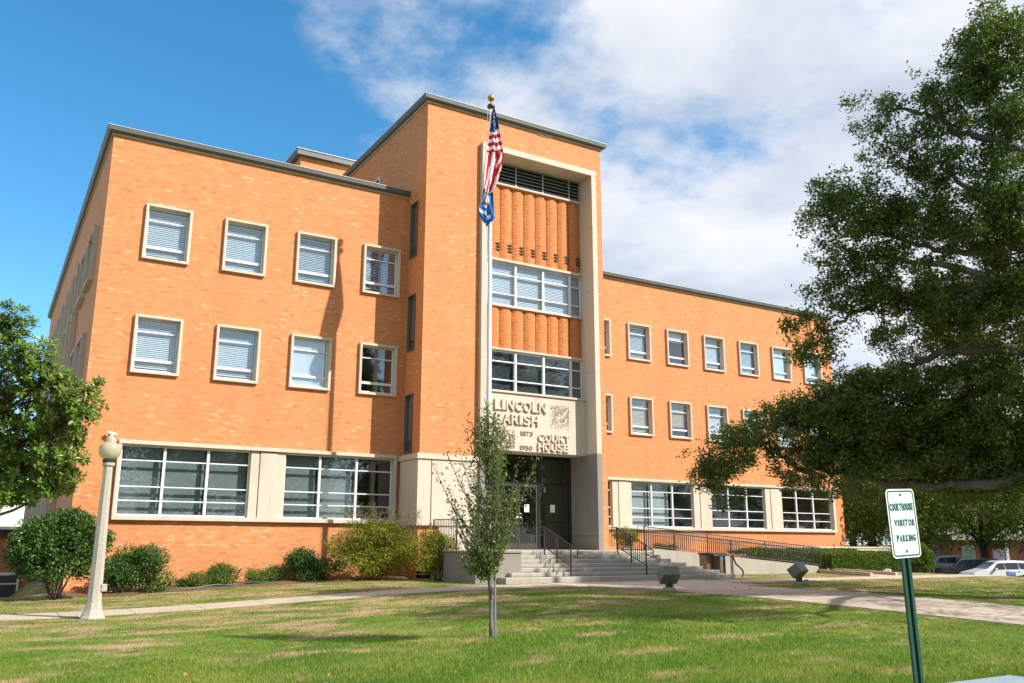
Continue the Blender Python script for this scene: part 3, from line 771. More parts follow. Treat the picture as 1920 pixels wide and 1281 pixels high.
# fluted brick panels
def fluted(z0, z1, seed, vents):
    rng = np.random.default_rng(seed); V = []; F = []; T = []
    nf = 9; wf = (XB-XA)/nf; n = int((z1-z0)/COURSE); ch = (z1-z0)/n
    nb = 8
    for r in range(n):
        za = z0+r*ch; zb_ = za+ch-.010
        for k in range(nf):
            for j in range(nb):
                s0, s1 = j/nb, (j+1)/nb
                def prof(s): return YREC+.045-.10*(math.sin(math.pi*(.04+.92*s))**.8)
                xa, xb = XA+(k+.028+.944*s0)*wf, XA+(k+.028+.944*s1)*wf
                ya, yb = prof(s0), prof(s1); sh_ = .010*((r+j//2) % 2)-.004
                o = len(V)
                V += [(xa,ya-sh_,za),(xb,yb-sh_,za),(xb,yb-sh_,zb_),(xa,ya-sh_,zb_),(xa,ya+.05,za),(xb,yb+.05,za),(xb,yb+.05,zb_),(xa,ya+.05,zb_)]
                F += [(o,o+1,o+2,o+3),(o+3,o+2,o+6,o+7),(o+1,o,o+4,o+5),(o,o+3,o+7,o+4),(o+2,o+1,o+5,o+6)]
                T += [float(np.clip(rng.normal(.42,.2), 0, .85)-.1)]*5
    pnl = MB().box(XA, YREC+.07, z0, XB, YREC+.1, z1).build('fluted_panel', M['black'], CH, CO)
    V = np.array(V)-np.array(CO)
    o = link('brick_courses', np_mesh('brick_courses', V, F, M['brick'], T), pnl); o['kind'] = 'stuff'
    if vents:
        for k in range(nf):
            xm = XA+(k+.72)*wf
            vm = MB()
            for q in range(3):
                zz = z0+.36+q*.135; vm.box(xm-.10, YREC-.075, zz, xm+.10, YREC+.03, zz+.062)
            vm.build('vent', M['black'], pnl, CO)
fluted(11.32, 14.56, 21, True); fluted(7.555, 9.28, 22, False)
def tower_window(z0, z1, r1, r2, blinds):
    xs = [XA]+MUL+[XB]
    s = MB(); yy = YREC
    s.bbox(XA, yy-.02, z0, XA+.05, yy+.09, z1, .006).bbox(XB-.05, yy-.02, z0, XB, yy+.09, z1, .006)
    s.bbox(XA+.051, yy-.02, z0, XB-.051, yy+.09, z0+.05, .006).bbox(XA+.051, yy-.02, z1-.05, XB-.051, yy+.09, z1, .006)
    for m in MUL: s.bbox(m-.05, yy-.04, z0+.051, m+.05, yy+.10, z1-.051, .006)
    e = [XA+.0]+MUL+[XB]
    bays = [(e[i]+(.051), e[i+1]-(.051)) for i in range(5)]
    for a, b in bays:
        for r in (r1, r2): s.bbox(a, yy-.02, r-.025, b, yy+.08, r+.025, .006)
    w = s.build('window', M['white_metal'], CH, CO)
    for i, (a, b) in enumerate(bays):
        for q0, q1 in ((z0+.05, r2-.025), (r2+.025, r1-.025), (r1+.025, z1-.05)):
            MB().box(a, yy+.03, q0, b, yy+.036, q1).build('pane', M['glass'] if blinds else M['glass_dark'], w, CO)
        if blinds:
            sl = MB(); slats(sl, a+.01, b-.01, z0+.06, z1-.06, yy+.13, .066, .0275); sl.build('blind', M['blind'], w, CO)
        else:
            sl = MB(); slats(sl, a+.01, b-.01, z0+.06, z1-.06, yy+.13, .05, .006); sl.build('blind', M['blind'], w, CO)
tower_window(9.365, 11.205, 10.68, 9.86, True)
tower_window(5.80, 7.465, 7.02, 6.27, False)
# sign panel
YS = 29.0
MB().bbox(XA, YS-.07, 5.705, XB, YREC+.1, 5.795, .01).build('ledge', M['stone'], CH, CO)
sg = MB().bbox(XA, YS, 3.42, XB, YDO-.1, 5.703, .012).build('sign_panel', M['stone'], CH, CO)
for xj in (18.9,): MB().box(xj-.004, YS-.002, 3.43, xj+.004, YS+.003, 5.69).build('joint', M['stone_grey'], sg, CO)
def text_mesh(body, size_h, width, bold=.02, depth=.05):
    """default font, scaled to a cap height and total width, extruded"""
    c = bpy.data.curves.new('txt', 'FONT'); c.body = body; c.size = 1.; c.extrude = .5; c.offset = bold; c.resolution_u = 4
    o = bpy.data.objects.new('txt', c); COL.objects.link(o)
    dg = bpy.context.evaluated_depsgraph_get(); dg.update()
    me = bpy.data.meshes.new_from_object(o.evaluated_get(dg)); bpy.data.objects.remove(o); bpy.data.curves.remove(c)
    co = np.zeros(len(me.vertices)*3); me.vertices.foreach_get('co', co); co = co.reshape(-1, 3)
    mn, mx = co.min(0), co.max(0); co = (co-mn)/(mx-mn)
    co[:,0] *= width; co[:,1] *= size_h; co[:,2] *= depth
    return me, co
def letters(text, x0, x1, z0, z1, y, depth, mat, parent, org, bold=.03, per_letter=True):
    """each letter a mesh of its own, facing -Y"""
    wts = {'I': .42, '1': .55, 'L': .8}
    ws = [wts.get(ch, 1.) for ch in text]; gap = .13
    unit = (x1-x0)/(sum(ws)+gap*(len(ws)-1)); x = x0
    for ch, w in zip(text, ws):
        me, co = text_mesh(ch, z1-z0, unit*w, bold, depth)
        P = np.stack([x+co[:,0], y-co[:,2]+.004, z0+co[:,1]], -1)-np.array(org)
        me.vertices.foreach_set('co', P.ravel().astype(np.float32)); me.materials.clear(); me.materials.append(mat); me.name = 'letter'
        me.update()
        link('letter', me, parent); x += unit*(w+gap)
k = YS/28.6
letters('LINCOLN', 16.72*k, 19.12*k, 4.95*k, 5.36*k, YS, .085, M['stone'], sg, CO, .018)
letters('PARISH', 16.72*k, 18.74*k, 4.42*k, 4.81*k, YS, .085, M['stone'], sg, CO, .018)
letters('COURT', 18.74*k, 20.25*k, 3.82*k, 4.13*k, YS, .075, M['stone'], sg, CO, .018)
letters('HOUSE', 18.72*k, 20.2*k, 3.46*k, 3.77*k, YS, .075, M['stone'], sg, CO, .018)
M['numeral'] = simple('weathered bronze numeral', (.20,.17,.13), .6, .15, 8)
letters('1873', 17.93*k, 18.49*k, 4.0*k, 4.18*k, YS, .03, M['numeral'], sg, CO, .015)
letters('1950', 17.9*k, 18.47*k, 3.44*k, 3.62*k, YS, .03, M['numeral'], sg, CO, .015)
def relief(x0, x1, z0, z1, seed):
    """carved leaf-and-branch relief in a sunk square"""
    rng = np.random.default_rng(seed)
    mb = MB(); w = x1-x0; h = z1-z0
    fr = .02
    mb.bbox(x0, YS-.012, z0, x1, YS+.01, z0+fr, .003).bbox(x0, YS-.012, z1-fr, x1, YS+.01, z1, .003).bbox(x0, YS-.012, z0+fr, x0+fr, YS+.01, z1-fr, .003).bbox(x1-fr, YS-.012, z0+fr, x1, YS+.01, z1-fr, .003)
    for i in range(22):
        a = np.array([x0+w*(.06+.16*(i % 6)), z0+h*(.04+.24*(i//6))]); ang = rng.uniform(.5, 1.15); L = h*rng.uniform(.28,.42)
        b = a+L*np.array([math.cos(ang), math.sin(ang)]); b = np.clip(b, [x0+.04, z0+.04], [x1-.04, z1-.04])
        m = (a+b)/2+rng.normal(0,.03,2)
        mb.tube([(a[0],YS,a[1]),(m[0],YS-.012,m[1]),(b[0],YS-.01,b[1])], [.016,.014,.008], 5)
        for t in np.linspace(.2, 1, 6):
            p = a+(b-a)*t; an2 = ang+rng.choice([-1,1])*rng.uniform(.4,1.0); l = h*rng.uniform(.09,.15)
            d = np.array([math.cos(an2), math.sin(an2)]); nn = np.array([-d[1], d[0]])
            q = [p, p+d*l*.5+nn*l*.28, p+d*l, p+d*l*.5-nn*l*.28]
            q = [np.clip(s, [x0+.025, z0+.025], [x1-.025, z1-.025]) for s in q]
            yo = YS-.035-rng.uniform(0,.015)
            mb.add([(q[0][0],YS-.01,q[0][1]),(q[1][0],YS-.004,q[1][1]),(q[2][0],yo,q[2][1]),(q[3][0],YS-.004,q[3][1]),(p[0]+d[0]*l*.45,yo,p[1]+d[1]*l*.45)],
                   [(0,1,4),(1,2,4),(2,3,4),(3,0,4)])
    mb.build('carved_relief', M['stone'], sg, CO)
relief(19.33*k, 20.25*k, 4.4*k, 5.33*k, 5); relief(16.72*k, 17.67*k, 3.46*k, 4.2*k, 9)

# doors ---------------------------------------------------------------
DZ0, DZ1 = ZL+.02, 3.36
df = MB(); yd = YDO; F_ = .09
df.bbox(XA, yd-.06, DZ0, XA+F_, yd+.08, DZ1, .006).bbox(XB-F_, yd-.06, DZ0, XB, yd+.08, DZ1, .006)
df.bbox(XA+F_+.001, yd-.06, DZ1-.09, XB-F_-.001, yd+.08, DZ1, .006)
for x in (17.76, 19.80): df.bbox(x-.06, yd-.06, DZ0, x+.06, yd+.08, DZ1-.091, .006)
for a, b in ((XA+F_+.001, 17.699), (17.821, 19.739), (19.861, XB-F_-.001)): df.bbox(a, yd-.055, 2.25, b, yd+.07, 2.33, .006)
for a, b in ((XA+F_+.001, 17.699), (19.861, XB-F_-.001)):
    df.bbox(a, yd-.05, .71, b, yd+.06, .77, .006); df.bbox(a, yd-.05, DZ0, b, yd+.06, DZ0+.07, .006)
EN = df.build('entrance', M['dark_frame'], CH, CO)
for a, b in ((XA+F_, 17.70), (19.86, XB-F_)):
    for q0, q1 in ((DZ0+.07, .71), (.77, 2.25), (2.33, DZ1-.09)):
        MB().box(a, yd, q0, b, yd+.008, q1).build('pane', M['glass_door'], EN, CO)
MB().box(17.82, yd, 2.33, 19.74, yd+.008, DZ1-.09).build('pane', M['glass_door'], EN, CO)
for a, b, hs_ in ((17.825, 18.77, 1), (18.79, 19.735, -1)):
    d = MB(); fr = .09
    d.bbox(a, yd-.03, DZ0, a+fr, yd+.03, 2.245, .006).bbox(b-fr, yd-.03, DZ0, b, yd+.03, 2.245, .006)
    d.bbox(a+fr, yd-.03, 2.13, b-fr, yd+.03, 2.245, .006).bbox(a+fr, yd-.03, DZ0, b-fr, yd+.03, DZ0+.22, .006)
    do = d.build('door', M['bronze'], CH, CO)
    MB().box(a+fr, yd-.004, DZ0+.22, b-fr, yd+.004, 2.13).build('pane', M['glass_door'], do, CO)
    hx = (b-.045) if hs_ == 1 else (a+.045)
    M.setdefault('handle', simple('satin steel handle', (.62,.58,.50), .25, .05, 5, metal=.9))
    hh = MB(); s = .10*(1 if hs_ == -1 else -1)
    hh.tube([(hx, yd-.03, .91), (hx, yd-.11, .91), (hx+s, yd-.11, .90), (hx+s, yd-.11, .66), (hx, yd-.11, .65), (hx, yd-.03, .65)], .013, 6); hh.build('handle', M['handle'], do, CO)
# lobby floor and walls behind the doors
MB().box(16.0, 31.21, ZL-.1, 21.6, 33.0, ZL-.01).build('interior', M['interior_dark'], CH, CO)
M['lobby'] = simple('olive lobby wall', (.125,.125,.09), .8, .1, 1.5)
lb_ = MB().box(15.8, 30.34, ZL-.1, 15.9, 32.9, 3.45).box(21.45, 30.34, ZL-.1, 21.55, 32.9, 3.45).box(15.9, 30.34, 3.37, 21.45, 32.9, 3.45).box(15.9, 32.7, ZL-.1, 21.45, 32.85, 3.37).box(19.83, 30.9, ZL-.1, 21.44, 31.0, 3.36)
lb_.build('interior', M['lobby'], CH, CO)
M['paper'] = simple('white paper', (.78,.78,.76), .8, .03, 4)
for (xa, xb, za, zb), lb in (((19.10, 19.33, 1.12, 1.43), 'white paper notice taped inside the right entrance door'), ((20.37, 20.6, 1.13, 1.44), 'white paper notice taped on the glass right of the doors')):
    o = MB().bbox(xa, yd-.012, za, xb, yd-.009, zb, .001).build('paper_notice', M['paper']); tag(o, lb, 'paper', 'paper notices on the entrance glass')
# ------------------------------------------------------------------ railings
def bars(name, pts, r, parent, org, mat='black_metal', n=6):
    return MB().tube(pts, r, n).build(name, M[mat], parent, org)
def baluster_set(P0, P1, z_off0, z_off1, step, parent, org, skip=()):
    """upright bars between the bottom and the top rail from P0 to P1 (points on the top rail)"""
    P0, P1 = np.array(P0, float), np.array(P1, float); L = np.linalg.norm((P1-P0)[:2]); n = int(L/step)
    me = None
    for i in range(1, n):
        p = P0+(P1-P0)*i/n
        if me is None:
            o = MB().box(-.008,-.008,z_off1,.008,.008,z_off0).build('baluster', M['black_metal'], parent); me = o.data
        else: o = link('baluster', me, parent)
        o.location = (p[0]-org[0], p[1]-org[1], p[2]-org[2])
def stair_rail(X, label):
    top = lambda y: .46+(y-25.3)*.385
    t = thing('stair_railing', label, 'railing', (X, 24.5, -.75), 'railings on the entrance steps'); o = tuple(t.location)
    bars('top_rail', [(X,25.62,.47),(X,25.3,.46),(X,23.42,top(23.42)),(X,23.36,top(23.42)-.03),(X,23.40,top(23.42)-.27),(X,23.7,top(23.7)-.30)], .02, t, o, n=8)
    bars('bottom_rail', [(X,25.3,top(25.3)-.68),(X,23.7,top(23.7)-.68)], .016, t, o)
    bars('end_loop', [(X,25.62,.47),(X,25.63,.19),(X,25.3,.19)], .018, t, o)
    for y, zb in ((25.3, ZL-RIS), (24.55, ZL-RIS*3), (23.75, ZL-RIS*6)):
        MB().box(X-.02, y-.02, zb, X+.02, y+.02, top(y)).build('post', M['black_metal'], t, o)
    baluster_set((X,25.3,top(25.3)), (X,24.55,top(24.55)), -.01, -.68, .105, t, o)
    baluster_set((X,24.55,top(24.55)), (X,23.75,top(23.75)), -.01, -.68, .105, t, o)
stair_rail(16.82, 'black metal railing on the left half of the entrance steps')
stair_rail(19.98, 'black metal railing on the right half of the entrance steps near the ramp')
def ramp_rail(y, x0, x1, ends, label, posts):
    t = thing('ramp_railing', label, 'railing', ((x0+x1)/2, y, ramp_z((x0+x1)/2)), 'railings along the wheelchair ramp'); o = tuple(t.location)
    tz = lambda x: ramp_z(x)+.84-(.02 if x > 23 else 0)
    xs = lin(x0, x1, 8)
    bars('top_rail', [(x,y,tz(x)) for x in xs], .02, t, o, n=8)
    bars('mid_rail', [(x,y,tz(x)-.17) for x in xs], .012, t, o)
    bars('bottom_rail', [(x,y,tz(x)-.74) for x in xs], .014, t, o)
    for p in posts: MB().box(p-.02, y-.02, ramp_z(p)-.06, p+.02, y+.02, tz(p)).build('post', M['black_metal'], t, o)
    for a, b in zip(posts, posts[1:]): baluster_set((a,y,tz(a)), (b,y,tz(b)), -.005, -.74, .115, t, o)
    if ends: bars('end_loop', [(x0,y,tz(x0)),(x0-.34,y,tz(x0)),(x0-.34,y,tz(x0)-.36),(x0,y,tz(x0)-.36)], .016, t, o)
ramp_rail(27.1, 22.74, 32.85, True, 'black metal railing along the near edge of the wheelchair ramp', [22.74, 26.08, 29.42, 32.38, 32.85])
ramp_rail(28.79, 22.05, 35.2, False, 'black metal railing along the far edge of the ramp, closest to the brick', [22.05, 22.7, 25.8, 29.1, 32.4, 35.2])
# short railing on the terrace
t = thing('terrace_railing', 'short black metal railing behind the yellow shrubs left of the young tree', 'railing', (14.05, 27.4, -.35)); o = tuple(t.location)
bars('top_rail', [(14.05,26.5,.70),(14.05,28.25,.70)], .018, t, o); bars('bottom_rail', [(14.05,26.5,-.27),(14.05,28.25,-.27)], .014, t, o)
for y in (26.5, 28.25): MB().box(14.03, y-.02, -.352, 14.07, y+.02, .70).build('post', M['black_metal'], t, o)
baluster_set((14.05,26.5,.7), (14.05,28.25,.7), -.005, -.97, .12, t, o)
# curved handrail at the right foot of the steps
t = thing('curved_handrail', 'black handrail with a curled end at the right foot of the steps', 'railing', (24.3, 24.4, -1.15)); o = tuple(t.location)
X0, Yh = 23.62, 24.25
bars('top_rail', [(X0,Yh,-.50),(X0+.9,Yh,-.50),(X0+.98,Yh,-.53),(X0+1.02,Yh,-.66),(X0+1.12,Yh,-.82),(X0+1.35,Yh,-.97),(X0+1.46,Yh,-1.08),(X0+1.46,Yh,-1.2),(X0+1.38,Yh,-1.28)], .03, t, o, n=8)
for xx, zb in ((23.66, -1.02), (23.72, -1.02), (24.1, -1.14), (24.16, -1.3), (24.48, -1.32), (24.56, -1.32)):
    MB().box(xx-.015, Yh-.015, zb, xx+.015, Yh+.015, -.50).build('post', M['black_metal'], t, o)
bars('curl', [(X0,Yh+.05,-.98),(X0+.12,Yh+.05,-1.0),(X0+.22,Yh+.05,-1.1),(X0+.25,Yh+.05,-1.2)], .022, t, o)
# bronze pedestal box beside the steps
M['tan_metal'] = simple('brown metal box', (.20,.135,.085), .4, .15, 4, metal=.5)
t = thing('metal_pedestal', 'brown metal pedestal box with dark cap between the steps and the ramp wall', 'pedestal', (24.75, 25.6, -1.1)); o = tuple(t.location)
MB().bbox(24.45, 25.5, -1.4, 24.85, 25.9, -.50, .01).build('box', M['tan_metal'], t, o)
MB().bbox(24.86, 25.2, -1.4, 25.16, 25.6, -.53, .01).build('box', M['tan_metal'], t, o)
MB().bbox(24.42, 25.16, -.497, 25.2, 25.93, -.43, .008).build('cap', M['black_metal'], t, o)
M['blue_paint'] = simple('blue label', (.05,.16,.42), .5, .1, 6)
MB().bbox(24.90, 25.19, -.72, 25.04, 25.198, -.58, .002).build('label_plate', M['blue_paint'], t, o)

# ------------------------------------------------------------------ flagpole and flags
FX, FY = 14.52, 25.2
M['pole'] = simple('white painted pole', (.70,.70,.72), .3, .04, 3)
M['gold'] = simple('gold ball', (.50,.27,.05), .35, .12, 6, metal=.6)
fp = thing('flagpole', 'tall white flagpole with a gold ball finial in front of the portal', 'flagpole', (FX, FY, -.335)); fo = tuple(fp.location)
MB().tube([(FX,FY,-.335),(FX,FY,4),(FX,FY,9),(FX,FY,15.55)], [.098,.092,.078,.048], 20).build('pole', M['pole'], fp, fo, smooth=True)
MB().lathe([(.13,15.55),(.15,15.58),(.13,15.66),(.05,15.68),(.03,15.70),(.02,15.84)], FX, FY, 16).build('truck', M['black_metal'], fp, fo)
MB().lathe([(.13*math.sin(math.pi*i/12)+.001, 15.95-.13*math.cos(math.pi*i/12)) for i in range(13)], FX, FY, 20).build('finial_ball', M['gold'], fp, fo, smooth=True)
MB().lathe([(.22,-.337),(.22,-.31),(.17,-.27),(.12,-.2),(.11,-.18)], FX, FY, 20).build('collar', M['pole'], fp, fo, smooth=True)
MB().tube([(FX-.15,FY-.02,15.6),(FX-.16,FY-.03,12),(FX-.14,FY-.03,1.0)], .006, 5).build('halyard', M['white_metal'], fp, fo)
def cloth(name, c, rough=.75):
    m, nt, b = new_mat(name); b.inputs['Base Color'].default_value = (*c, 1); b.inputs['Roughness'].default_value = rough; b.inputs['Specular IOR Level'].default_value = .2
    n = noise(nt, 60, 2); nt.links.new(mixc(nt, .3, c, ramp(nt, n, [(.3, tuple(x*.8 for x in c)), (.7, tuple(min(1,x*1.15) for x in c))])), b.inputs['Base Color'])
    tr = N(nt, 'ShaderNodeBsdfTranslucent'); tr.inputs[0].default_value = (*c, 1); mx = N(nt, 'ShaderNodeMixShader'); mx.inputs[0].default_value = .18
    nt.links.new(b.outputs[0], mx.inputs[1]); nt.links.new(tr.outputs[0], mx.inputs[2]); nt.links.new(mx.outputs[0], nt.nodes['Material Output'].inputs[0]); return m
M['f_red'] = cloth('flag red', (.50,.018,.030)); M['f_white'] = cloth('flag white', (.74,.73,.74)); M['f_blue'] = cloth('flag navy', (.025,.05,.20))
M['s_blue'] = cloth('flag blue', (.018,.15,.42)); M['s_brown'] = cloth('flag brown', (.34,.17,.06))
def draped(name, label, z0, z1, lx, rx, fold, colour, mats, ns=40, nt_=90, th=.004):
    """cloth hanging in folds; lx/rx give the left and right outline against t"""
    t_ = thing(name, label, 'flag', (FX, FY, z1), 'flags on the flagpole'); o = tuple(t_.location)
    def pos(s, t):
        a = np.interp(t, *zip(*lx)); b = np.interp(t, *zip(*rx))
        amp = fold*min(1, .25+1.4*t)
        y = FY-.09-.10*t + amp*math.sin(s*9.5+2.2*t+.6)*.55 + amp*.5*math.sin(s*17-3*t)
        zz = z0+(z1-z0)*t + .06*t*math.sin(s*7+1.) 
        return (FX+a+(b-a)*s+.012*math.sin(s*14+5*t), y, zz)
    mb = MB(); V = [pos(i/ns, j/nt_) for j in range(nt_+1) for i in range(ns+1)]
    mb.v = V+[(x, y+th, z) for x, y, z in V]; q = len(V); w = ns+1
    for j in range(nt_):
        for i in range(ns):
            c = colour((i+.5)/ns, (j+.5)/nt_)
            f = (j*w+i, j*w+i+1, (j+1)*w+i+1, (j+1)*w+i)
            mb.f.append(f); mb.m.append(c); mb.f.append(tuple(a+q for a in f[::-1])); mb.m.append(c)
    ob = mb.build('cloth', mats, t_, o, smooth=True)
    return t_, o, pos
def us_col(s, t):
    if t < .265+.03*math.sin(s*5): return 2
    if t < .55 - .05*s:
        return 1 if int((t-.265-.02*math.sin(s*4+1))/.0445) % 2 == 0 else 0
    if s > .62+.3*(t-.5) and t < .78:
        return 0 if (s*5.5+t*9) % 2 < 1.35 else 1
    return 0 if int(s*8.2+1.2*(t-.5)+.6) % 2 == 0 else 1
t_, o, pos = draped('national_flag', 'red, white and blue striped flag hanging in folds from the pole top', 15.5, 12.1,
    [(0,.04),(.23,-.09),(.48,-.22),(.73,-.36),(.95,-.45),(1,-.44)], [(0,.08),(.23,.25),(.45,.40),(.56,.46),(.68,.38),(.86,.22),(1,.02)], .13, us_col, [M['f_red'], M['f_white'], M['f_blue']])
st = MB()
for i, (s, t) in enumerate(((.5,.06),(.35,.10),(.68,.11),(.5,.14),(.25,.17),(.78,.165),(.42,.19),(.62,.20),(.2,.225),(.83,.22),(.5,.24))):
    x, y, z = pos(s, t); R = .026
    pts = []
    for k in range(10):
        a = math.pi/2+k*math.pi/5; r = R if k % 2 == 0 else R*.42
        pts.append((x+r*math.cos(a), y-.014, z+r*math.sin(a)*1.1))
    st.add(pts, [tuple(range(10))])
st.build('stars', M['f_white'], t_, o)
def la_col(s, t):
    if ((s-.42)/.30)**2+((t-.30)/.30)**2 < 1 and math.sin(s*23+t*14) > -.72: return 1 if not (.42 < t < .52) else 2
    if abs(t-.66-.12*s) < .045 and .06 < s < .72: return 1
    return 0
draped('state_flag', 'blue flag with a white bird emblem hanging limp below the striped flag', 12.35, 10.85,
    [(0,-.34),(.3,-.40),(.6,-.55),(.75,-.57),(1,-.32)], [(0,.02),(.3,.02),(.55,.05),(.8,.11),(.9,0),(1,-.2)], .12, la_col, [M['s_blue'], M['f_white'], M['s_brown']], 36, 60)

# ------------------------------------------------------------------ lamp post
lx_, ly_ = 2.36, 21.15; lz = float(gz(lx_, ly_))
zt = atY(209, 868, ly_)[2]; zg = atY(212, 812, ly_)[2]
lp = thing('lamp_post', 'pebbled concrete lamp post with acorn glass globe at the left of the lawn', 'lamp post', (lx_, ly_, lz)); o = (lx_, ly_, lz)
H_ = zt-lz
MB().lathe([(.27,lz-.05),(.265,lz+.02),(.235,lz+.06),(.185,lz+.18),(.158,lz+.34),(.146,lz+.6),(.098,zt-.14),(.095,zt-.1),(.132,zt-.06),(.136,zt)], lx_, ly_, 8).build('shaft', M['lampstone'], lp, o)
MB().lathe([(.115,zt),(.135,zt+.02),(.135,zt+.07),(.12,zt+.08)], lx_, ly_, 20).build('collar', M['black_metal'], lp, o)
def mk_globe():
    m, nt, b = new_mat('frosted globe'); b.inputs['Base Color'].default_value = (.62,.58,.42,1); b.inputs['Roughness'].default_value = .25
    n = noise(nt, 3, 4); nt.links.new(ramp(nt, n, [(.3, (.48,.45,.33)), (.7, (.66,.63,.48))]), b.inputs['Base Color'])
    tr = N(nt, 'ShaderNodeBsdfTranslucent'); tr.inputs[0].default_value = (.72,.68,.5,1); mx = N(nt, 'ShaderNodeMixShader'); mx.inputs[0].default_value = .45
    nt.links.new(b.outputs[0], mx.inputs[1]); nt.links.new(tr.outputs[0], mx.inputs[2]); nt.links.new(mx.outputs[0], nt.nodes['Material Output'].inputs[0]); return m
M['globe'] = mk_globe(); hg = zg-zt-.08
MB().lathe([(r, zt+.08+hg*q) for r, q in ((.12,0),(.175,.06),(.215,.16),(.235,.28),(.235,.40),(.215,.52),(.19,.56),(.125,.62),(.105,.66),(.115,.72),(.10,.80),(.055,.86),(.035,.92),(.02,.97),(.004,1.0))], lx_, ly_, 28).build('globe', M['globe'], lp, o, smooth=True)
zb_ = atY(195, 1102, ly_)[2]
MB().bbox(lx_+.10, ly_-.12, zb_-.08, lx_+.22, ly_-.02, zb_+.08, .01).build('outlet_box', M['lampstone'], lp, o)

# ------------------------------------------------------------------ parking sign
M['sign_white'] = simple('sign white sheeting', (.76,.755,.74), .45, .05, 4, sc3=(30,30,1.5))
M['sign_green'] = simple('sign green', (.0,.115,.115), .5, .08, 8)
M['post_green'] = simple('green steel channel', (.012,.055,.042), .4, .25, 6)
M['bolt'] = simple('zinc bolt', (.25,.26,.25), .35, .2, 30, metal=.8)
SC = at_d(1694, 981, 5.86)
ang = math.radians(30.2)
fh = np.array([FWD[0], FWD[1], 0]); fh /= np.linalg.norm(fh)
hx = np.array([1.,0,0])                     # along the panel, left to right
nz = np.cross(hx, np.array([0,0,1.])); nz /= np.linalg.norm(nz)   # towards the viewer
if nz@FWD > 0: nz = -nz
lean = .045
upv = math.cos(lean)*np.array([0,0,1.])-math.sin(lean)*hx; hxx = math.cos(lean)*hx+math.sin(lean)*np.array([0,0,1.])
base = SC-upv*2.0; base[2] = float(gz(base[0], base[1]))
ps = thing('parking_sign', 'white sign with green lettering on a green post at the lower right', 'sign', tuple(base)); o = tuple(base)
def L2W(x, y, z): return tuple(SC+hxx*x+upv*y+nz*z)
def rrect(w, h, r, n=6):
    out = []
    for cx, cy, a0 in ((w-r,h-r,0),(-w+r,h-r,90),(-w+r,-h+r,180),(w-r,-h+r,270)):
        for k in range(n+1):
            a = math.radians(a0+90*k/n); out.append((cx+r*math.cos(a), cy+r*math.sin(a)))
    return out
W_, H2 = .1525, .2285
def plate(name, poly, z0, z1, mat, parent):
    n = len(poly); mb = MB(); mb.add([L2W(x, y, z0) for x, y in poly]+[L2W(x, y, z1) for x, y in poly], [tuple(range(n)), tuple(range(n, 2*n))]+[(i, (i+1) % n, n+(i+1) % n, n+i) for i in range(n)]); return mb.build(name, mat, parent, o)
pn = plate('panel', rrect(W_, H2, .035), -.003, 0, M['sign_white'], ps)
oo, ii = rrect(W_-.0095, H2-.0095, .028), rrect(W_-.0205, H2-.0205, .020); n = len(oo)
mb = MB(); mb.add([L2W(x, y, .0012) for x, y in oo]+[L2W(x, y, .0012) for x, y in ii], [(i, (i+1) % n, n+(i+1) % n, n+i) for i in range(n)]); mb.build('border', M['sign_green'], pn, o)
def sign_text(body, x0, x1, y0, y1):
    ws = [.40 if c == 'I' else 1. for c in body]; gap = .24; unit_ = (x1-x0)/(sum(ws)+gap*(len(ws)-1)); xx = x0
    for c, w in zip(body, ws):
        me, co = text_mesh(c, y1-y0, unit_*w, .05, .001)
        P = SC[None]+co[:,0:1]*hxx+xx*hxx+(y0+co[:,1:2])*upv+(.0015+co[:,2:3])*nz-np.array(o)
        me.vertices.foreach_set('co', P.ravel().astype(np.float32)); me.materials.clear(); me.materials.append(M['sign_green']); me.name = 'letter'; me.update()
        link('letter', me, pn); xx += unit_*(w+gap)
sign_text('COURTHOUSE', -.128, .122, .082, .134); sign_text('VISITOR', -.098, .122, -.020, .026); sign_text('PARKING', -.092, .112, -.122, -.076)
for y in (.19, -.185):
    mb = MB(); cs = [(.011*math.cos(a), .011*math.sin(a)) for a in np.linspace(0, 2*math.pi, 11)[:-1]]
    mb.add([L2W(x, y+q, .0) for x, q in cs]+[L2W(x*.7, y+q*.7, .006) for x, q in cs], [tuple(range(10,20))]+[(i,(i+1)%10,10+(i+1)%10,10+i) for i in range(10)]); mb.build('bolt', M['bolt'], pn, o)
# U-channel post
lean2 = .018; up2 = math.cos(lean2)*np.array([0,0,1.])-math.sin(lean2)*hx
sect = [(-.045,0),(-.045,-.006),(-.022,-.006),(-.018,-.034),(.018,-.034),(.022,-.006),(.045,-.006),(.045,0),(.016,0),(.013,-.028),(-.013,-.028),(-.016,0)]
PB = SC+upv*.2; mb = MB(); n = len(sect)
Lp = (PB[2]-base[2]+.25)/up2[2]
mb.add([tuple(PB+hx*x+nz*(z-.004)) for x, z in sect]+[tuple(PB-up2*Lp+hx*x+nz*(z-.004)) for x, z in sect], [tuple(range(n)), tuple(range(n, 2*n))]+[(i, (i+1) % n, n+(i+1) % n, n+i) for i in range(n)])
mb.build('post', M['post_green'], ps, o)
base2 = PB-up2*Lp

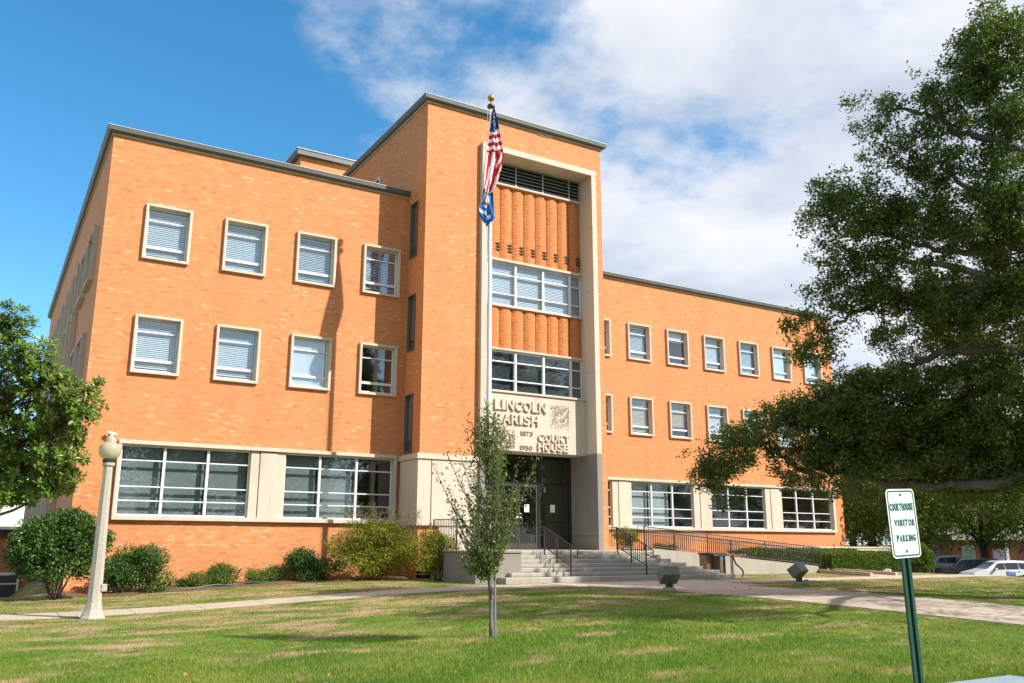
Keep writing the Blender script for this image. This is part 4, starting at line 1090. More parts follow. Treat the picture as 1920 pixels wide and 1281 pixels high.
# ------------------------------------------------------------------ floodlights
M['flood'] = simple('olive floodlight housing', (.15,.15,.115), .5, .15, 6)
M['lens'] = mk_glass('floodlight lens', (.5,.55,.5), .15)
def floodlight(x, y, label, yaw, extra):
    z = float(gz(x, y)); t = thing('floodlight', label, 'floodlight', (x, y, z), 'ground floodlights aimed at the building'); o = (x, y, z)
    MB().bbox(x-.13, y-.13, z-.05, x+.13, y+.13, z+.10, .02).build('base', M['concrete'], t, o)
    MB().lathe([(.10,z+.10),(.10,z+.14),(.05,z+.15),(.04,z+.2)], x, y, 12).build('stem', M['black_metal'], t, o)
    for s in (-.1, .1): MB().box(x+s-.02, y-.03, z+.14, x+s+.02, y+.03, z+.32).build('bracket', M['tan_metal'], t, o)
    R = Matrix.Rotation(yaw, 4, 'Z') @ Matrix.Rotation(math.radians(-38), 4, 'X')
    hb = MB(); w, d, h = .26, .215, .18
    pr = [(-w,-d*.8,-h*.85),(w,-d*.8,-h*.85),(w,d,-h),(-w,d,-h),(-w,-d*.8,h*.85),(w,-d*.8,h*.85),(w,d,h),(-w,d,h)]
    vs_ = [tuple(R@Vector(p)+Vector((x, y, z+.45))) for p in pr]
    hb.add(vs_, [(3,2,1,0),(4,5,6,7),(0,1,5,4),(1,2,6,5),(3,0,4,7),(2,3,7,6)])
    hd = hb.build('housing', M['flood'], t, o)
    m2 = hd.modifiers.new('bevel', 'BEVEL'); m2.width = .02; m2.segments = 2
    q = [(-w*.9,d+.004,-h*.9),(w*.9,d+.004,-h*.9),(w*.9,d+.004,h*.9),(-w*.9,d+.004,h*.9)]
    MB().add([tuple(R@Vector(p)+Vector((x, y, z+.45))) for p in q], [(0,1,2,3)]).build('lens', M['lens'], hd, o)
    if extra:
        MB().lathe([(.09,z-.02),(.09,z+.10),(.07,z+.14),(.02,z+.16)], x+.45, y+.1, 12).build('junction_box', M['lampstone'], t, o)
floodlight(16.6, 18.8, 'olive box floodlight on the grass edge before the steps', math.radians(-16), False)
floodlight(22.6, 19.5, 'olive box floodlight on the grass strip beyond the centre walk', math.radians(14), True)

# ------------------------------------------------------------------ utility lid in the corner of the lawn
M['lid'] = simple('pale blue steel lid', (.27,.34,.38), .5, .1, 3, metal=.2)
lc = at_d(1880, 1272, 9.3); lz0 = float(gz(lc[0], lc[1]))
t = thing('utility_lid', 'pale blue textured utility lid set in the grass at the bottom right corner', 'lid', (lc[0], lc[1], lz0)); o = tuple(t.location)
mb = MB(); mb.bbox(lc[0]-.62, lc[1]-.5, lz0-.1, lc[0]+.9, lc[1]+.45, lz0+.075, .02); mb.build('plate', M['lid'], t, o)
tr = MB()
for i in range(32):
    for j in range(20):
        x, y = lc[0]-.58+i*.046, lc[1]-.46+j*.046
        tr.add([(x-.014,y,lz0+.0755),(x,y-.006,lz0+.0755),(x+.014,y,lz0+.0755),(x,y+.006,lz0+.0755),(x,y,lz0+.081)], [(0,1,4),(1,2,4),(2,3,4),(3,0,4)])
tr = tr.build('tread_pattern', M['lid'], t, o); tr['kind'] = 'stuff'

# wall cameras, hose, conduit box
M['cam_white'] = simple('white plastic', (.72,.72,.72), .35, .04, 5)
def security_camera(p, label, sx):
    t = thing('security_camera', label, 'camera', tuple(p), 'security cameras on the facade'); o = tuple(p); x, y, z = p
    MB().bbox(x-.05, y-.03, z-.05, x+.05, y, z+.05, .008).build('mount', M['cam_white'], t, o)
    MB().tube([(x,y-.03,z),(x+sx*.04,y-.12,z-.03)], .02, 8).build('arm', M['cam_white'], t, o)
    MB().tube([(x-sx*.10,y-.14,z-.0),(x+sx*.16,y-.2,z-.07)], .055, 12).build('housing', M['cam_white'], t, o)
p = atY(212, 815, YL); security_camera((3.32, YL, 3.28), 'white security camera on the brick above the lamp globe', 1)
security_camera((43.62, YR, 3.12), 'white security camera at the far right corner of the right wing', -1)
M['hose'] = simple('teal garden hose', (.06,.20,.16), .5, .15, 8)
pts = [(x_, 28.7+.25*math.sin(x_*1.9), float(gz(x_, 28.7))+.11+.02*math.sin(x_*5)) for x_ in lin(3.6, 8.6, 26)]
tag(MB().tube(pts, .014, 6).build('garden_hose', M['hose']), 'teal garden hose lying along the front of the mulch bed', 'hose')
tb_ = thing('wall_box', 'small grey utility box low on the brick beside the round dark shrub', 'utility box', (11.35, YL-.08, -.85)); o = tuple(tb_.location)
MB().bbox(11.2, YL-.16, -.98, 11.5, YL-.004, -.72, .01).build('box', M['fascia'], tb_, o); MB().bbox(11.19, YL-.165, -.72, 11.51, YL-.004, -.70, .004).build('lid', M['fascia_cap'], tb_, o)

# ------------------------------------------------------------------ neighbouring buildings
an = thing('brick_annex', 'low brick annex with white roof edge at the far left behind the bushes', 'building', (-8, 41, -2.9)); o = tuple(an.location)
MB().box(-30, 41, -4, 2.1, 55, .02).build('wall', M['brick_red'], an, o)
MB().box(-30.2, 40.8, .021, 2.1, 55.2, .30).build('fascia', M['dark_frame'], an, o); MB().box(-30.25, 40.72, .301, 2.1, 55.3, .42).build('roof', M['white_metal'], an, o)
for xx in (-6.5, -2.6, 1.3-2.5+.0):
    w = MB().bbox(xx, 40.9, -2.75, xx+2.9, 41.05, -1.4, .01).build('window', M['white_metal'], an, o)
    for zz0, zz1 in ((-2.68, -2.42), (-2.36, -1.86), (-1.80, -1.5)): MB().box(xx+.1, 40.885, zz0, xx+2.8, 40.895, zz1).build('pane', M['interior_dark'], w, o)
ob = thing('distant_shop', 'low brick building with a pale fascia and window behind the parked cars', 'building', (88, 60, -3)); o = tuple(ob.location)
c0 = at_d(1788, 1040, 92); 
bx, by = c0[0], c0[1]
hd = np.array([-RGT0[0], -RGT0[1]])
def W2(a, dpt): return (bx-hd[0]*a+fh[0]*dpt, by-hd[1]*a+fh[1]*dpt)
def ob_box(name, a0, a1, d0, d1, z0, z1, mat, par=None):
    P = [W2(a0,d0), W2(a1,d0), W2(a1,d1), W2(a0,d1)]; mb = MB()
    mb.add([(*q, z0) for q in P]+[(*q, z1) for q in P], [(3,2,1,0),(4,5,6,7),(0,1,5,4),(1,2,6,5),(2,3,7,6),(3,0,4,7)]); return mb.build(name, mat, par or ob, o)
ob_box('wall', 0, 22, 0, 12, -3.3, .35, M['brick_red']); ob_box('fascia', -.6, 22.5, -1.2, 12.5, .351, .95, M['soffit_board'])
wn_ = ob_box('window', .9, 2.3, -.06, -.005, -2.2, -.2, M['fascia_cap']); ob_box('pane', 1.0, 2.2, -.08, -.065, -2.1, -.3, M['glass_dark'], wn_)
ob_box('door', 4.2, 5.4, -.06, -.005, -3.0, -.6, M['white_metal']); ob_box('pillar', 5.0, 5.3, -1.1, -.8, -3.2, .35, M['white_metal']); ob_box('panel', 3.6, 4.0, -.07, -.006, -2.8, -.4, M['f_red'])

# ------------------------------------------------------------------ cars
M['glass_car'] = simple('tinted car glass', (.012,.02,.028), .08, .1, 3, spec=.8)
M['tyre'] = simple('tyre rubber', (.02,.02,.02), .85, .2, 8); M['rim'] = simple('alloy rim', (.45,.45,.46), .3, .05, 5, metal=.8)
M['amber'] = simple('amber lamp', (.75,.24,.06), .3, .1, 9); M['headl'] = simple('headlamp', (.55,.56,.58), .15, .1, 9, metal=.3)
def paint(name, c):
    m = simple(name, c, .28, .04, 2, spec=.6); m.node_tree.nodes['Principled BSDF'].inputs['Coat Weight'].default_value = .6; return m
def car(name, label, pos, yaw, col, prof, belt, win, L, Wd, wheels, decal=False):
    """prof: upper outline (x from nose 0 to L, z); belt: z of the belt line; win: list of side-glass quads (x,z)*4"""
    t = thing(name, label, 'car', pos, 'cars parked beyond the lawn', yaw); hw = Wd/2
    pm = paint('car paint '+name, col)
    sec = []
    for (x, z) in prof:
        tum = .16*max(0, (z-belt))/.6
        zb = .28
        sec.append([(x, -hw*.93, zb), (x, -hw, min(z, .62)), (x, -hw*.985, min(z, belt)), (x, -hw+.02+tum, max(min(z-.05, z), min(z, belt)) if z > belt else z), (x, -(hw-.20-tum) , z+.03 if z > belt else z+.02),
                    (x, (hw-.20-tum), z+.03 if z > belt else z+.02), (x, hw-.02-tum, z-.05 if z > belt else z), (x, hw*.985, min(z, belt)), (x, hw, min(z, .62)), (x, hw*.93, zb)])
    mb = MB(); k = 10; n = len(sec)
    mb.add([p for s in sec for p in s], [(i*k+j, (i+1)*k+j, (i+1)*k+(j+1) % k, i*k+(j+1) % k) for i in range(n-1) for j in range(k)]+[tuple(range(k)), tuple((n-1)*k+j for j in range(k))])
    body = mb.build('body', pm, t, smooth=False)
    m2 = body.modifiers.new('bevel', 'BEVEL'); m2.width = .035; m2.segments = 2; m2.limit_method = 'ANGLE'; m2.angle_limit = math.radians(25)
    for q in win:
        for s in (-1, 1):
            def yy(z): return s*(hw-.0-.16*max(0, z-belt)/.6+.004)
            MB().add([(x, yy(z), z) for x, z in q]+[(x, yy(z)-s*.02, z) for x, z in q], [(0,1,2,3),(4,7,6,5),(0,4,5,1),(1,5,6,2),(2,6,7,3),(3,7,4,0)]).build('side_window', M['glass_car'], t)
    # windscreen between the two steepest profile points
    (xa, za), (xb, zb) = WS
    MB().add([(xa-.02, -hw+.22, za+.035), (xa-.02, hw-.22, za+.035), (xb-.02, hw-.36, zb+.03), (xb-.02, -hw+.36, zb+.03)], [(0,1,2,3)]).build('windscreen', M['glass_car'], t)
    for s in (-1, 1):
        for wx in wheels:
            tw = MB(); tw.tube([(wx, s*(hw-.20), .34), (wx, s*(hw+.005), .34)], .34, 20); tw = tw.build('wheel', M['tyre'], t)
            MB().tube([(wx, s*(hw-.02), .34), (wx, s*(hw+.012), .34)], .21, 16).build('rim', M['rim'], tw)
        MB().bbox(.02, s*(hw-.38)-.16, .66, .30, s*(hw-.38)+.16, .82, .03).build('headlight', M['headl'], t)
        MB().bbox(.10, s*(hw-.12)-.08, .68, .34, s*(hw-.12)+.10, .78, .03).build('turn_signal', M['amber'], t)
        MB().bbox(xa+.42, s*(hw+.10)-.10, belt-.02, xa+.58, s*(hw+.10)+.10, belt+.14, .03).build('mirror', pm, t)
        for hxp in (xa+1.35, xa+2.25): MB().bbox(hxp, s*(hw+.005)-.012, belt-.14, hxp+.2, s*(hw+.005)+.012, belt-.09, .006).build('door_handle', M['rim'], t)
    if decal:
        for s in (-1, 1):
            d = MB().box(xa+1.35, s*(hw+.012)-.004, .62, xa+2.05, s*(hw+.012)+.004, .92).build('door_sign', M['blue_paint'], t)
            me, co = text_mesh('VOTE', .13, .5, .02, .004)
            P = np.stack([(xa+1.45+(co[:,0] if s < 0 else .5-co[:,0])), np.full(len(co), s*(hw+.019)), .74+co[:,1]], -1)
            me.vertices.foreach_set('co', P.ravel().astype(np.float32)); me.materials.clear(); me.materials.append(M['sign_white']); link('lettering', me, d)
    return t
def car_pos(u, d, zg=-3.02):
    p = at_d(u, 1050, d); return (p[0], p[1], zg)
hdg = math.atan2(RGT0[1], RGT0[0])            # tail points right in the picture
van = [(0,.55),(.04,.75),(.18,.86),(1.05,1.06),(1.25,1.12),(2.05,1.60),(2.5,1.70),(3.4,1.74),(4.4,1.70),(4.85,1.62),(5.05,1.15),(5.12,.9),(5.12,.5)]
WS = ((1.25,1.12),(2.05,1.60))
car('white_minivan', 'white minivan with a blue sign on its front door, parked at the right edge', car_pos(1808, 66), hdg+.06, (.72,.73,.75), van, 1.07,
    [[(1.55,1.09),(2.55,1.11),(2.5,1.58),(2.05,1.54)], [(2.62,1.11),(3.65,1.13),(3.6,1.60),(2.58,1.585)], [(3.75,1.13),(4.85,1.16),(4.6,1.54),(3.68,1.60)]], 5.12, 1.95, (.95, 4.0), True)
suv = [(0,.6),(.03,.95),(.15,1.04),(1.35,1.12),(1.5,1.16),(2.0,1.72),(2.3,1.80),(3.4,1.83),(4.5,1.80),(4.72,1.74),(4.85,1.15),(4.9,.9),(4.9,.5)]
WS = ((1.5,1.16),(2.0,1.72))
car('black_suv', 'black boxy sport utility vehicle parked left of the white minivan', car_pos(1748, 71), hdg-.42, (.012,.013,.015), suv, 1.13,
    [[(1.68,1.16),(2.5,1.17),(2.48,1.68),(2.08,1.66)], [(2.6,1.17),(3.45,1.18),(3.43,1.70),(2.56,1.69)], [(3.6,1.18),(4.7,1.2),(4.55,1.66),(3.55,1.70)]], 4.9, 1.95, (.95, 3.9))
sed = [(0,.5),(.05,.68),(.2,.78),(1.2,.95),(1.4,1.0),(2.1,1.38),(2.6,1.45),(3.2,1.42),(3.9,1.1),(4.6,1.02),(4.7,.8),(4.7,.5)]
WS = ((1.4,1.0),(2.1,1.38))
car('dark_sedan', 'dark blue-grey sedan nose in front of the minivan at the frame edge', car_pos(1896, 57), hdg+.1, (.05,.07,.09), sed, .97,
    [[(1.65,1.0),(2.55,1.02),(2.5,1.38),(2.1,1.34)], [(2.62,1.02),(3.5,1.03),(3.2,1.36),(2.58,1.38)]], 4.7, 1.8, (.9, 3.7))
car('grey_sedan', 'grey car half hidden behind the shrubs left of the black vehicle', car_pos(1716, 84), hdg-.3, (.22,.26,.30), suv, 1.13,
    [[(1.68,1.16),(2.5,1.17),(2.48,1.68),(2.08,1.66)], [(2.6,1.17),(3.45,1.18),(3.43,1.70),(2.56,1.69)]], 4.9, 1.9, (.95, 3.9))
# ------------------------------------------------------------------ vegetation
M['bark'] = simple('grey oak bark', (.115,.098,.082), .9, .35, 7, bmp=.6, spec=.15, sc3=(1,1,.4))
M['bark_young'] = simple('pale young bark', (.17,.138,.11), .85, .25, 14, bmp=.3)
M['bark_dark'] = simple('dark bark', (.06,.048,.04), .9, .3, 7, bmp=.4, spec=.1)
M['leaf_oak'] = leaf_mat('oak leaf', (.034,.062,.013), (.078,.125,.022), (.20,.23,.05), .48, .28, .35)
M['leaf_bg'] = leaf_mat('shade tree leaf', (.026,.055,.009), (.076,.130,.016), (.20,.25,.036), .55, .28, .2)
M['leaf_mag'] = leaf_mat('magnolia leaf', (.050,.095,.012), (.105,.180,.018), (.30,.29,.045), .36, .22, .4)
M['leaf_cam'] = leaf_mat('camellia leaf', (.026,.065,.012), (.055,.120,.020), (.11,.20,.035), .40, .16, .35)
M['leaf_holly'] = leaf_mat('low shrub leaf', (.045,.085,.012), (.095,.155,.020), (.19,.23,.035), .45, .22, .3)
M['leaf_yellow'] = leaf_mat('yellowing shrub leaf', (.050,.098,.012), (.19,.220,.022), (.56,.41,.05), .5, .25, .25)
M['leaf_young'] = leaf_mat('young oak leaf', (.045,.085,.015), (.10,.155,.025), (.20,.24,.05), .42, .26, .4)
M['leaf_hedge'] = leaf_mat('hedge leaf', (.035,.075,.010), (.085,.145,.016), (.18,.22,.03), .5, .2, .15)

def unit(a): return a/(np.linalg.norm(a, axis=-1, keepdims=True)+1e-9)
def leaves(C, L, Wd, rng, up=.25, out=None, outw=0., tintlo=0., tinthi=1., sun=.25):
    """rhombic leaf faces at centres C; returns verts, faces, tint"""
    n = len(C)
    A = unit(rng.normal(size=(n, 3)) + (out*outw if out is not None else 0.))
    Nn = unit(rng.normal(size=(n, 3))+np.array([0, 0, up*4]))
    B = unit(np.cross(A, Nn)); l = (L*rng.uniform(.7, 1.25, n))[:,None]; w = (Wd*rng.uniform(.75, 1.2, n))[:,None]
    bend = unit(np.cross(B, A))*l*.12
    V = np.stack([C-A*l*.5, C+B*w*.5+bend*.5, C+A*l*.5, C-B*w*.5+bend*.5], 1)
    F = np.arange(n*4).reshape(n, 4)
    return V.reshape(-1, 3), F, np.clip(rng.beta(2, 2.4, n)*(tinthi-tintlo)+tintlo, 0, 1)
def crown_obj(C, L, Wd, rng, mat, parent, org, name='crown', **k):
    V, F, T = leaves(np.asarray(C), L, Wd, rng, **k)
    return link(name, np_mesh(name, V-np.array(org), F, mat, T), parent)
def cluster_pts(centres, per, r, rng, flat=.9):
    C = np.repeat(np.asarray(centres), per, 0); d = rng.normal(size=C.shape)*np.array([1, 1, flat])*r
    return C+d
class Wood:
    """limbs as tapered tubes, and twigs joined to the nearest limb"""
    def __init__(s): s.mb = MB(); s.nodes = []; s.rad = []
    def limb(s, pts, r0, r1, n=8, sub=5, wob=.05, rng=None):
        P = [np.asarray(p, float) for p in pts]; out = []
        for i in range(len(P)-1):
            p0 = P[max(i-1, 0)]; p1 = P[i]; p2 = P[i+1]; p3 = P[min(i+2, len(P)-1)]
            for k in range(sub):
                t = k/sub
                out.append(.5*((2*p1)+(-p0+p2)*t+(2*p0-5*p1+4*p2-p3)*t*t+(-p0+3*p1-3*p2+p3)*t**3))
        out.append(P[-1])
        if rng is not None:
            for i in range(1, len(out)): out[i] = out[i]+rng.normal(0, wob, 3)*(i/len(out))
        R = [r0+(r1-r0)*(i/(len(out)-1)) for i in range(len(out))]
        s.mb.tube(out, R, n); s.nodes += out; s.rad += R
    def twig(s, target, rng, r=.012, n=4, grow=True):
        N_ = np.array(s.nodes); d = np.linalg.norm(N_-target, axis=1); i = int(np.argmin(d+.0)); a = N_[i]
        r0 = min(s.rad[i]*.6, max(r, .016*d[i])); m = (a+target)/2+rng.normal(0, .06*d[i]+.01, 3)+np.array([0, 0, .06*d[i]])
        q = a*.25+m*.5+target*.25+rng.normal(0, .02*d[i], 3)
        s.mb.tube([a, (a+m)/2, q, target], [r0, r0*.8, r0*.6, r*.4], n, caps=False)
        if grow: s.nodes += [q, np.asarray(target)]; s.rad += [r0*.6, r*.5]

# ---- the great oak on the right (trunk out of frame)
rng = np.random.default_rng(101)
OT = np.array([25.4, 11.2]); oz = float(gz(*OT)); oo_ = (OT[0], OT[1], oz)
oak = thing('live_oak', 'large spreading oak with dark small leaves filling the right side of the picture', 'tree', oo_)
Wd_ = Wood(); tk = lambda z: np.array([OT[0], OT[1], z])
Wd_.limb([tk(oz-.2), tk(oz+.8)+(.05,0,0), tk(1.2)+(-.1,.1,0), tk(2.4)+(-.1,.15,0)], .62, .45, 14, 4)
limbs = [  # (u, v, depth) along each limb, from the trunk outwards, start radius
    ([(2010,880,21.0),(1880,905,21.5),(1760,912,22.2),(1650,902,23.0),(1570,884,23.4),(1498,878,23.6),(1455,850,23.7),(1420,835,23.8),(1365,838,24.0)], .145, .025),
    ([(1990,800,21.0),(1900,860,22.0),(1780,890,22.8),(1700,880,23.0),(1640,860,23.2)], .13, .03),
    ([(2060,720,20.5),(1930,664,21.0),(1842,656,21.5),(1768,664,22.0),(1701,691,22.5),(1655,724,22.8),(1600,740,23),(1560,770,23.1)], .17, .012),
    ([(2080,600,20.2),(1960,560,20.4),(1870,540,20.8),(1760,545,21.4),(1660,560,22.0),(1570,600,22.4),(1530,640,22.6)], .14, .02),
    ([(2060,560,20.0),(1930,472,20.2),(1855,465,20.5),(1760,470,21.0),(1660,440,21.6),(1580,400,22.0)], .14, .02),
    ([(2050,420,19.8),(1930,300,20.0),(1870,262,20.3),(1800,250,20.8),(1740,215,21.2),(1690,205,21.5),(1650,240,21.6)], .13, .015),
    ([(1960,360,20.0),(1850,379,20.4),(1780,330,21.0),(1720,300,21.4),(1670,300,21.8)], .09, .015),
    ([(2070,300,19.5),(1960,150,19.8),(1890,90,20.2),(1840,60,20.6)], .11, .015),
    ([(1940,620,21.2),(1800,760,22.2),(1700,790,22.6),(1560,790,23.0),(1480,790,23.2)], .10, .02),
]
for pts, r0, r1 in limbs:
    P = [at_d(*p) for p in pts]; st_ = tk(min(max(P[0][2]-1.2, .6), 7.5))
    Wd_.limb([st_]+P, r0*1.15, r1, 8, 5, .10, rng)
Wd_.limb([tk(2.2), tk(5.)+(.3,-.2,0), tk(8.5)+(.1,.3,0), tk(12)+(.6,-.1,0)], .42, .07, 10, 5, .05, rng)
for a in range(7):   # limbs towards the parts out of the picture
    an_ = -2.2+a*.62; L_ = rng.uniform(6, 9)
    Wd_.limb([tk(2.4+.5*a), tk(4+.5*a)+(L_*.4*math.cos(an_), L_*.4*math.sin(an_), .8), tk(5+.6*a)+(L_*math.cos(an_), L_*math.sin(an_), 1.2)], .22, .04, 8, 5, .08, rng)
blobs = [ # u, v, ru, rv, depth, clusters per m2-ish density
 (1885,60,75,60,20.3,1.),(1835,110,45,45,20.6,1.),(1790,150,45,40,20.9,.8),(1720,180,55,35,21.3,.55),(1860,190,70,55,20.4,.85),(1905,250,50,60,20.2,.9),
 (1655,195,30,40,21.5,.55),(1640,235,22,20,21.7,.5),(1690,290,60,40,21.7,.6),(1770,320,80,50,21.2,.75),(1885,350,70,70,20.4,1.),(1590,355,60,35,22.,.95),(1545,395,38,40,22.3,.85),
 (1640,400,70,45,21.9,1.),(1730,410,80,50,21.4,1.05),(1830,440,80,55,20.8,1.),(1900,450,50,60,20.4,1.),(1590,455,55,30,22.2,.8),(1570,500,45,28,22.4,.7),(1660,490,70,45,21.9,.9),
 (1545,545,40,25,22.5,.75),(1610,560,60,35,22.3,.9),(1700,560,80,45,21.8,1.),(1810,560,90,55,21.2,1.1),(1905,560,50,70,20.6,1.),(1525,600,28,28,22.6,.8),(1520,648,34,38,22.6,1.),(1590,610,30,30,22.5,.6),
 (1690,620,70,30,22.3,.55),(1780,620,70,35,21.8,.7),(1890,620,50,40,21.3,.8),(1850,700,80,40,21.8,1.1),(1740,710,70,35,22.4,1.),(1640,720,60,35,22.8,1.1),(1580,745,60,40,23.,1.2),
 (1500,770,50,35,23.2,1.1),(1545,800,60,40,23.2,1.25),(1640,790,80,50,22.9,1.3),(1750,780,90,55,22.5,1.3),(1860,780,80,60,22.,1.3),(1440,800,55,28,23.5,1.),(1385,825,50,25,23.8,1.05),
 (1350,860,35,35,24.,1.15),(1330,895,26,30,24.1,.9),(1345,925,18,24,24.1,.7),(1470,850,45,28,23.6,.7),(1535,855,55,35,23.4,1.15),(1610,850,60,45,23.2,1.2),(1700,850,90,45,22.9,1.3),
 (1890,560,90,110,27.,.7),(1800,600,80,80,27.5,.7),(1900,420,80,90,27.,.7),(1850,700,80,70,27.,.7),(1750,540,60,60,26.5,.6),(1700,700,60,50,26.5,.6),
 (1640,930,50,26,26.,.7),(1560,925,30,14,25.,.5),(1860,935,70,35,25.,.8),(1920,150,40,60,20.,1.),(1800,210,60,40,20.8,.7),(1740,250,50,35,21.3,.6),
 (1810,850,90,50,22.5,1.3),(1905,850,50,70,22.,1.3),(1480,895,40,16,23.6,.6),(1545,898,45,14,23.4,.6),(1770,900,80,25,22.6,.8),(1880,905,50,25,22.2,.8),(1400,870,25,18,23.8,.5),
]
cents = []
for (u, v, ru, rv, d, den_) in blobs:
    s_ = d/FOC; n = int(max(6, den_*19*(ru*s_*rv*s_)*3.14*2.3))
    m_ = max(4, int(n*.32*den_**.5)); q = rng.normal(size=(m_, 3)); q = unit(q)*(rng.random((m_, 1))**.42)
    c = at_d(u, v, d)
    sp0 = c+q[:,0:1]*RGT*ru*s_*1.0+q[:,1:2]*UPV*rv*s_*1.0+q[:,2:3]*FWD*1.25
    cents.append(np.repeat(sp0, 5, 0)+rng.normal(size=(m_*5, 3))*np.array([.20, .20, .11]))
cents = np.concatenate(cents)
for c in cents[rng.permutation(len(cents))[:1500]]: Wd_.twig(c, rng, .014)
per = 36
C = cluster_pts(cents, per, .10, rng)
crown_obj(C, .105, .046, rng, M['leaf_oak'], oak, oo_, up=.06)
rd = rng.permutation(len(cents))[:5]
# crown outside the picture: same tree, coarser sprays
oc = []
while len(oc) < 1500:
    q = unit(rng.normal(size=3))*rng.random()**.4
    if len(oc) % 4 == 0: p = np.array([19.0, 6.3, 7.6])+q*np.array([4.0, 2.6, 2.2])
    elif len(oc) % 2: p = np.array([28.2, 13.6, 8.0])+q*np.array([4.2, 3.8, 3.6])
    else: p = np.array([OT[0]-.5, OT[1]-.6, 5.6])+q*np.array([11.0, 9.0, 5.6])
    u, v, d = proj(p)
    if d > 1 and -60 < u < 1985 and -60 < v < 1400: continue
    if np.linalg.norm(p) < 7: continue
    if np.sin(p[0]*1.1)*np.sin(p[1]*1.3+1)*np.sin(p[2]*1.2) < -.12: continue
    oc.append(p)
oc = np.array(oc)
for c in oc[:160]: Wd_.twig(c, rng, .02)
crown_obj(cluster_pts(oc, 36, .26, rng), .165, .078, rng, M['leaf_oak'], oak, oo_, name='crown')
Wd_.mb.build('trunk', M['bark'], oak, oo_, smooth=True)

# ---- shade trees beyond, and across the street (the latter show in the window reflections)
def shade_tree(name, label, seed, H, R, loc, group, cut=.22, nclu=420, per=34):
    rng = np.random.default_rng(seed); t = thing(name, label, 'tree', loc, group); w = Wood()
    w.limb([(0,0,-.3),(.1,0,H*.12),(0,.1,H*.28)], .42, .32, 10, 4)
    for k in range(9):
        a = k*2.4+rng.uniform(-.3,.3); l = R*rng.uniform(.6,.95); z0 = H*rng.uniform(.18,.4)
        w.limb([(0,0,z0),(l*.4*math.cos(a), l*.4*math.sin(a), z0+H*.16),(l*math.cos(a), l*math.sin(a), z0+H*rng.uniform(.08,.34))], .17, .03, 6, 4, .1, rng)
    w.limb([(0,0,H*.25),(.3,.2,H*.55),(-.1,.1,H*.85)], .28, .05, 8, 4, .1, rng)
    lob = [(unit(rng.normal(size=3))*np.array([R*.62, R*.62, H*.26])+np.array([0,0,H*.60])) for _ in range(22)]
    cs = []
    for i in range(nclu):
        c = lob[rng.integers(22)]+unit(rng.normal(size=3))*rng.random()**.35*np.array([R*.36, R*.36, H*.15])
        if c[2] < H*cut: c[2] = H*cut+rng.random()*.5
        cs.append(c)
    cs = np.array(cs)
    for c in cs[:140]: w.twig(c, rng, .02)
    w.mb.build('trunk', M['bark_dark'], t, smooth=True)
    crown_obj(cluster_pts(cs, per, R*.055, rng), .27, .15, rng, M['leaf_bg'], t, (0,0,0), up=.2)
    return t
def copy_tree(src, loc, rz, s, label, group):
    c = src.copy(); COL.objects.link(c); c.location = loc; c.rotation_euler = (0,0,rz); c.scale = (s, s, s); c['label'] = label; c['group'] = group
    for ch_ in src.children:
        k = ch_.copy(); COL.objects.link(k); k.parent = c
    return c
def gpos(u, d):
    p = at_d(u, 1040, d); return (p[0], p[1], float(gz(p[0], p[1]))-.05)
G1 = 'shade trees beyond the right wing'
tA = shade_tree('shade_tree', 'leafy tree whose dark trunk stands directly left of the parking sign', 31, 12.5, 6.5, gpos(1705, 54), G1)
tB = shade_tree('shade_tree', 'yellow-green tree rising behind the white minivan and black vehicle', 32, 11.5, 6.8, gpos(1846, 80), G1, cut=.24)
for (src, u, d, rz, s, lb) in ((tA, 1640, 64, 1.1, .95, 'dark tree filling the gap beside the far end of the right wing'), (tB, 1985, 54, 2.0, 1.1, 'shady tree reaching in over the dark sedan at the right edge'),
     (tA, 1905, 96, 3.0, 1.15, 'tall tree far behind the white minivan'), (tB, 1745, 92, 4.1, 1.2, 'far tree rising behind the low brick shop'), (tA, 1600, 96, 5.0, 1.15, 'far tree peeping out past the brick corner of the right wing'),
     (tB, 1990, 74, .7, 1.25, 'big tree cut off by the right frame edge behind the cars'), (tA, 1680, 120, 2.2, 1.3, 'hazy far tree behind the parking sign'), (tB, 1820, 125, 1.2, 1.4, 'hazy far tree over the shop roof')):
    copy_tree(src, gpos(u, d), rz, s, lb, G1)
lbl = 'shade tree across the street, visible only as a reflection in the windows'
for i in range(13):
    x_ = -4+i*11+RNG.uniform(-2, 2); y_ = -30+RNG.uniform(-7, 6)
    copy_tree((tA, tB)[i % 2], (x_, y_, float(gz(x_, y_))), RNG.uniform(0, 6), RNG.uniform(1.0, 1.45), lbl, 'trees across the street')
# tiny distant tree at the left
copy_tree(tB, (-6.0, 118, -3), .4, .62, 'small distant tree above the annex roof at the left edge', 'distant trees')

# ---- magnolia on the left
rng = np.random.default_rng(55)
mp_ = at_d(-150, 1150, 20.5); mo = (mp_[0], mp_[1], float(gz(mp_[0], mp_[1])))
mag = thing('magnolia_tree', 'glossy-leaved magnolia reaching in from the left edge before the brick corner', 'tree', mo)
w = Wood(); w.limb([mo, (mo[0], mo[1], mo[2]+1.5), (mo[0]+.1, mo[1], mo[2]+4.5), (mo[0]+.2, mo[1]+.1, mo[2]+7)], .22, .06, 10, 5, .03, rng)
mbl = [(15,610,45,45,20.),(45,665,60,45,20.),(85,715,60,40,20.2),(150,738,40,34,20.1),(165,770,22,24,20.),(20,740,60,55,20.6),(105,790,70,40,20.2),(40,830,60,55,20.4),(110,850,50,40,20.),(60,905,70,40,20.),(115,905,30,28,19.9),(15,935,35,20,19.8),(10,870,45,40,20.6),
       (-70,640,90,80,20.6),(-90,780,110,90,20.8),(-80,900,100,60,20.5),(-200,700,120,120,21),(-240,850,120,110,21)]
ros = []
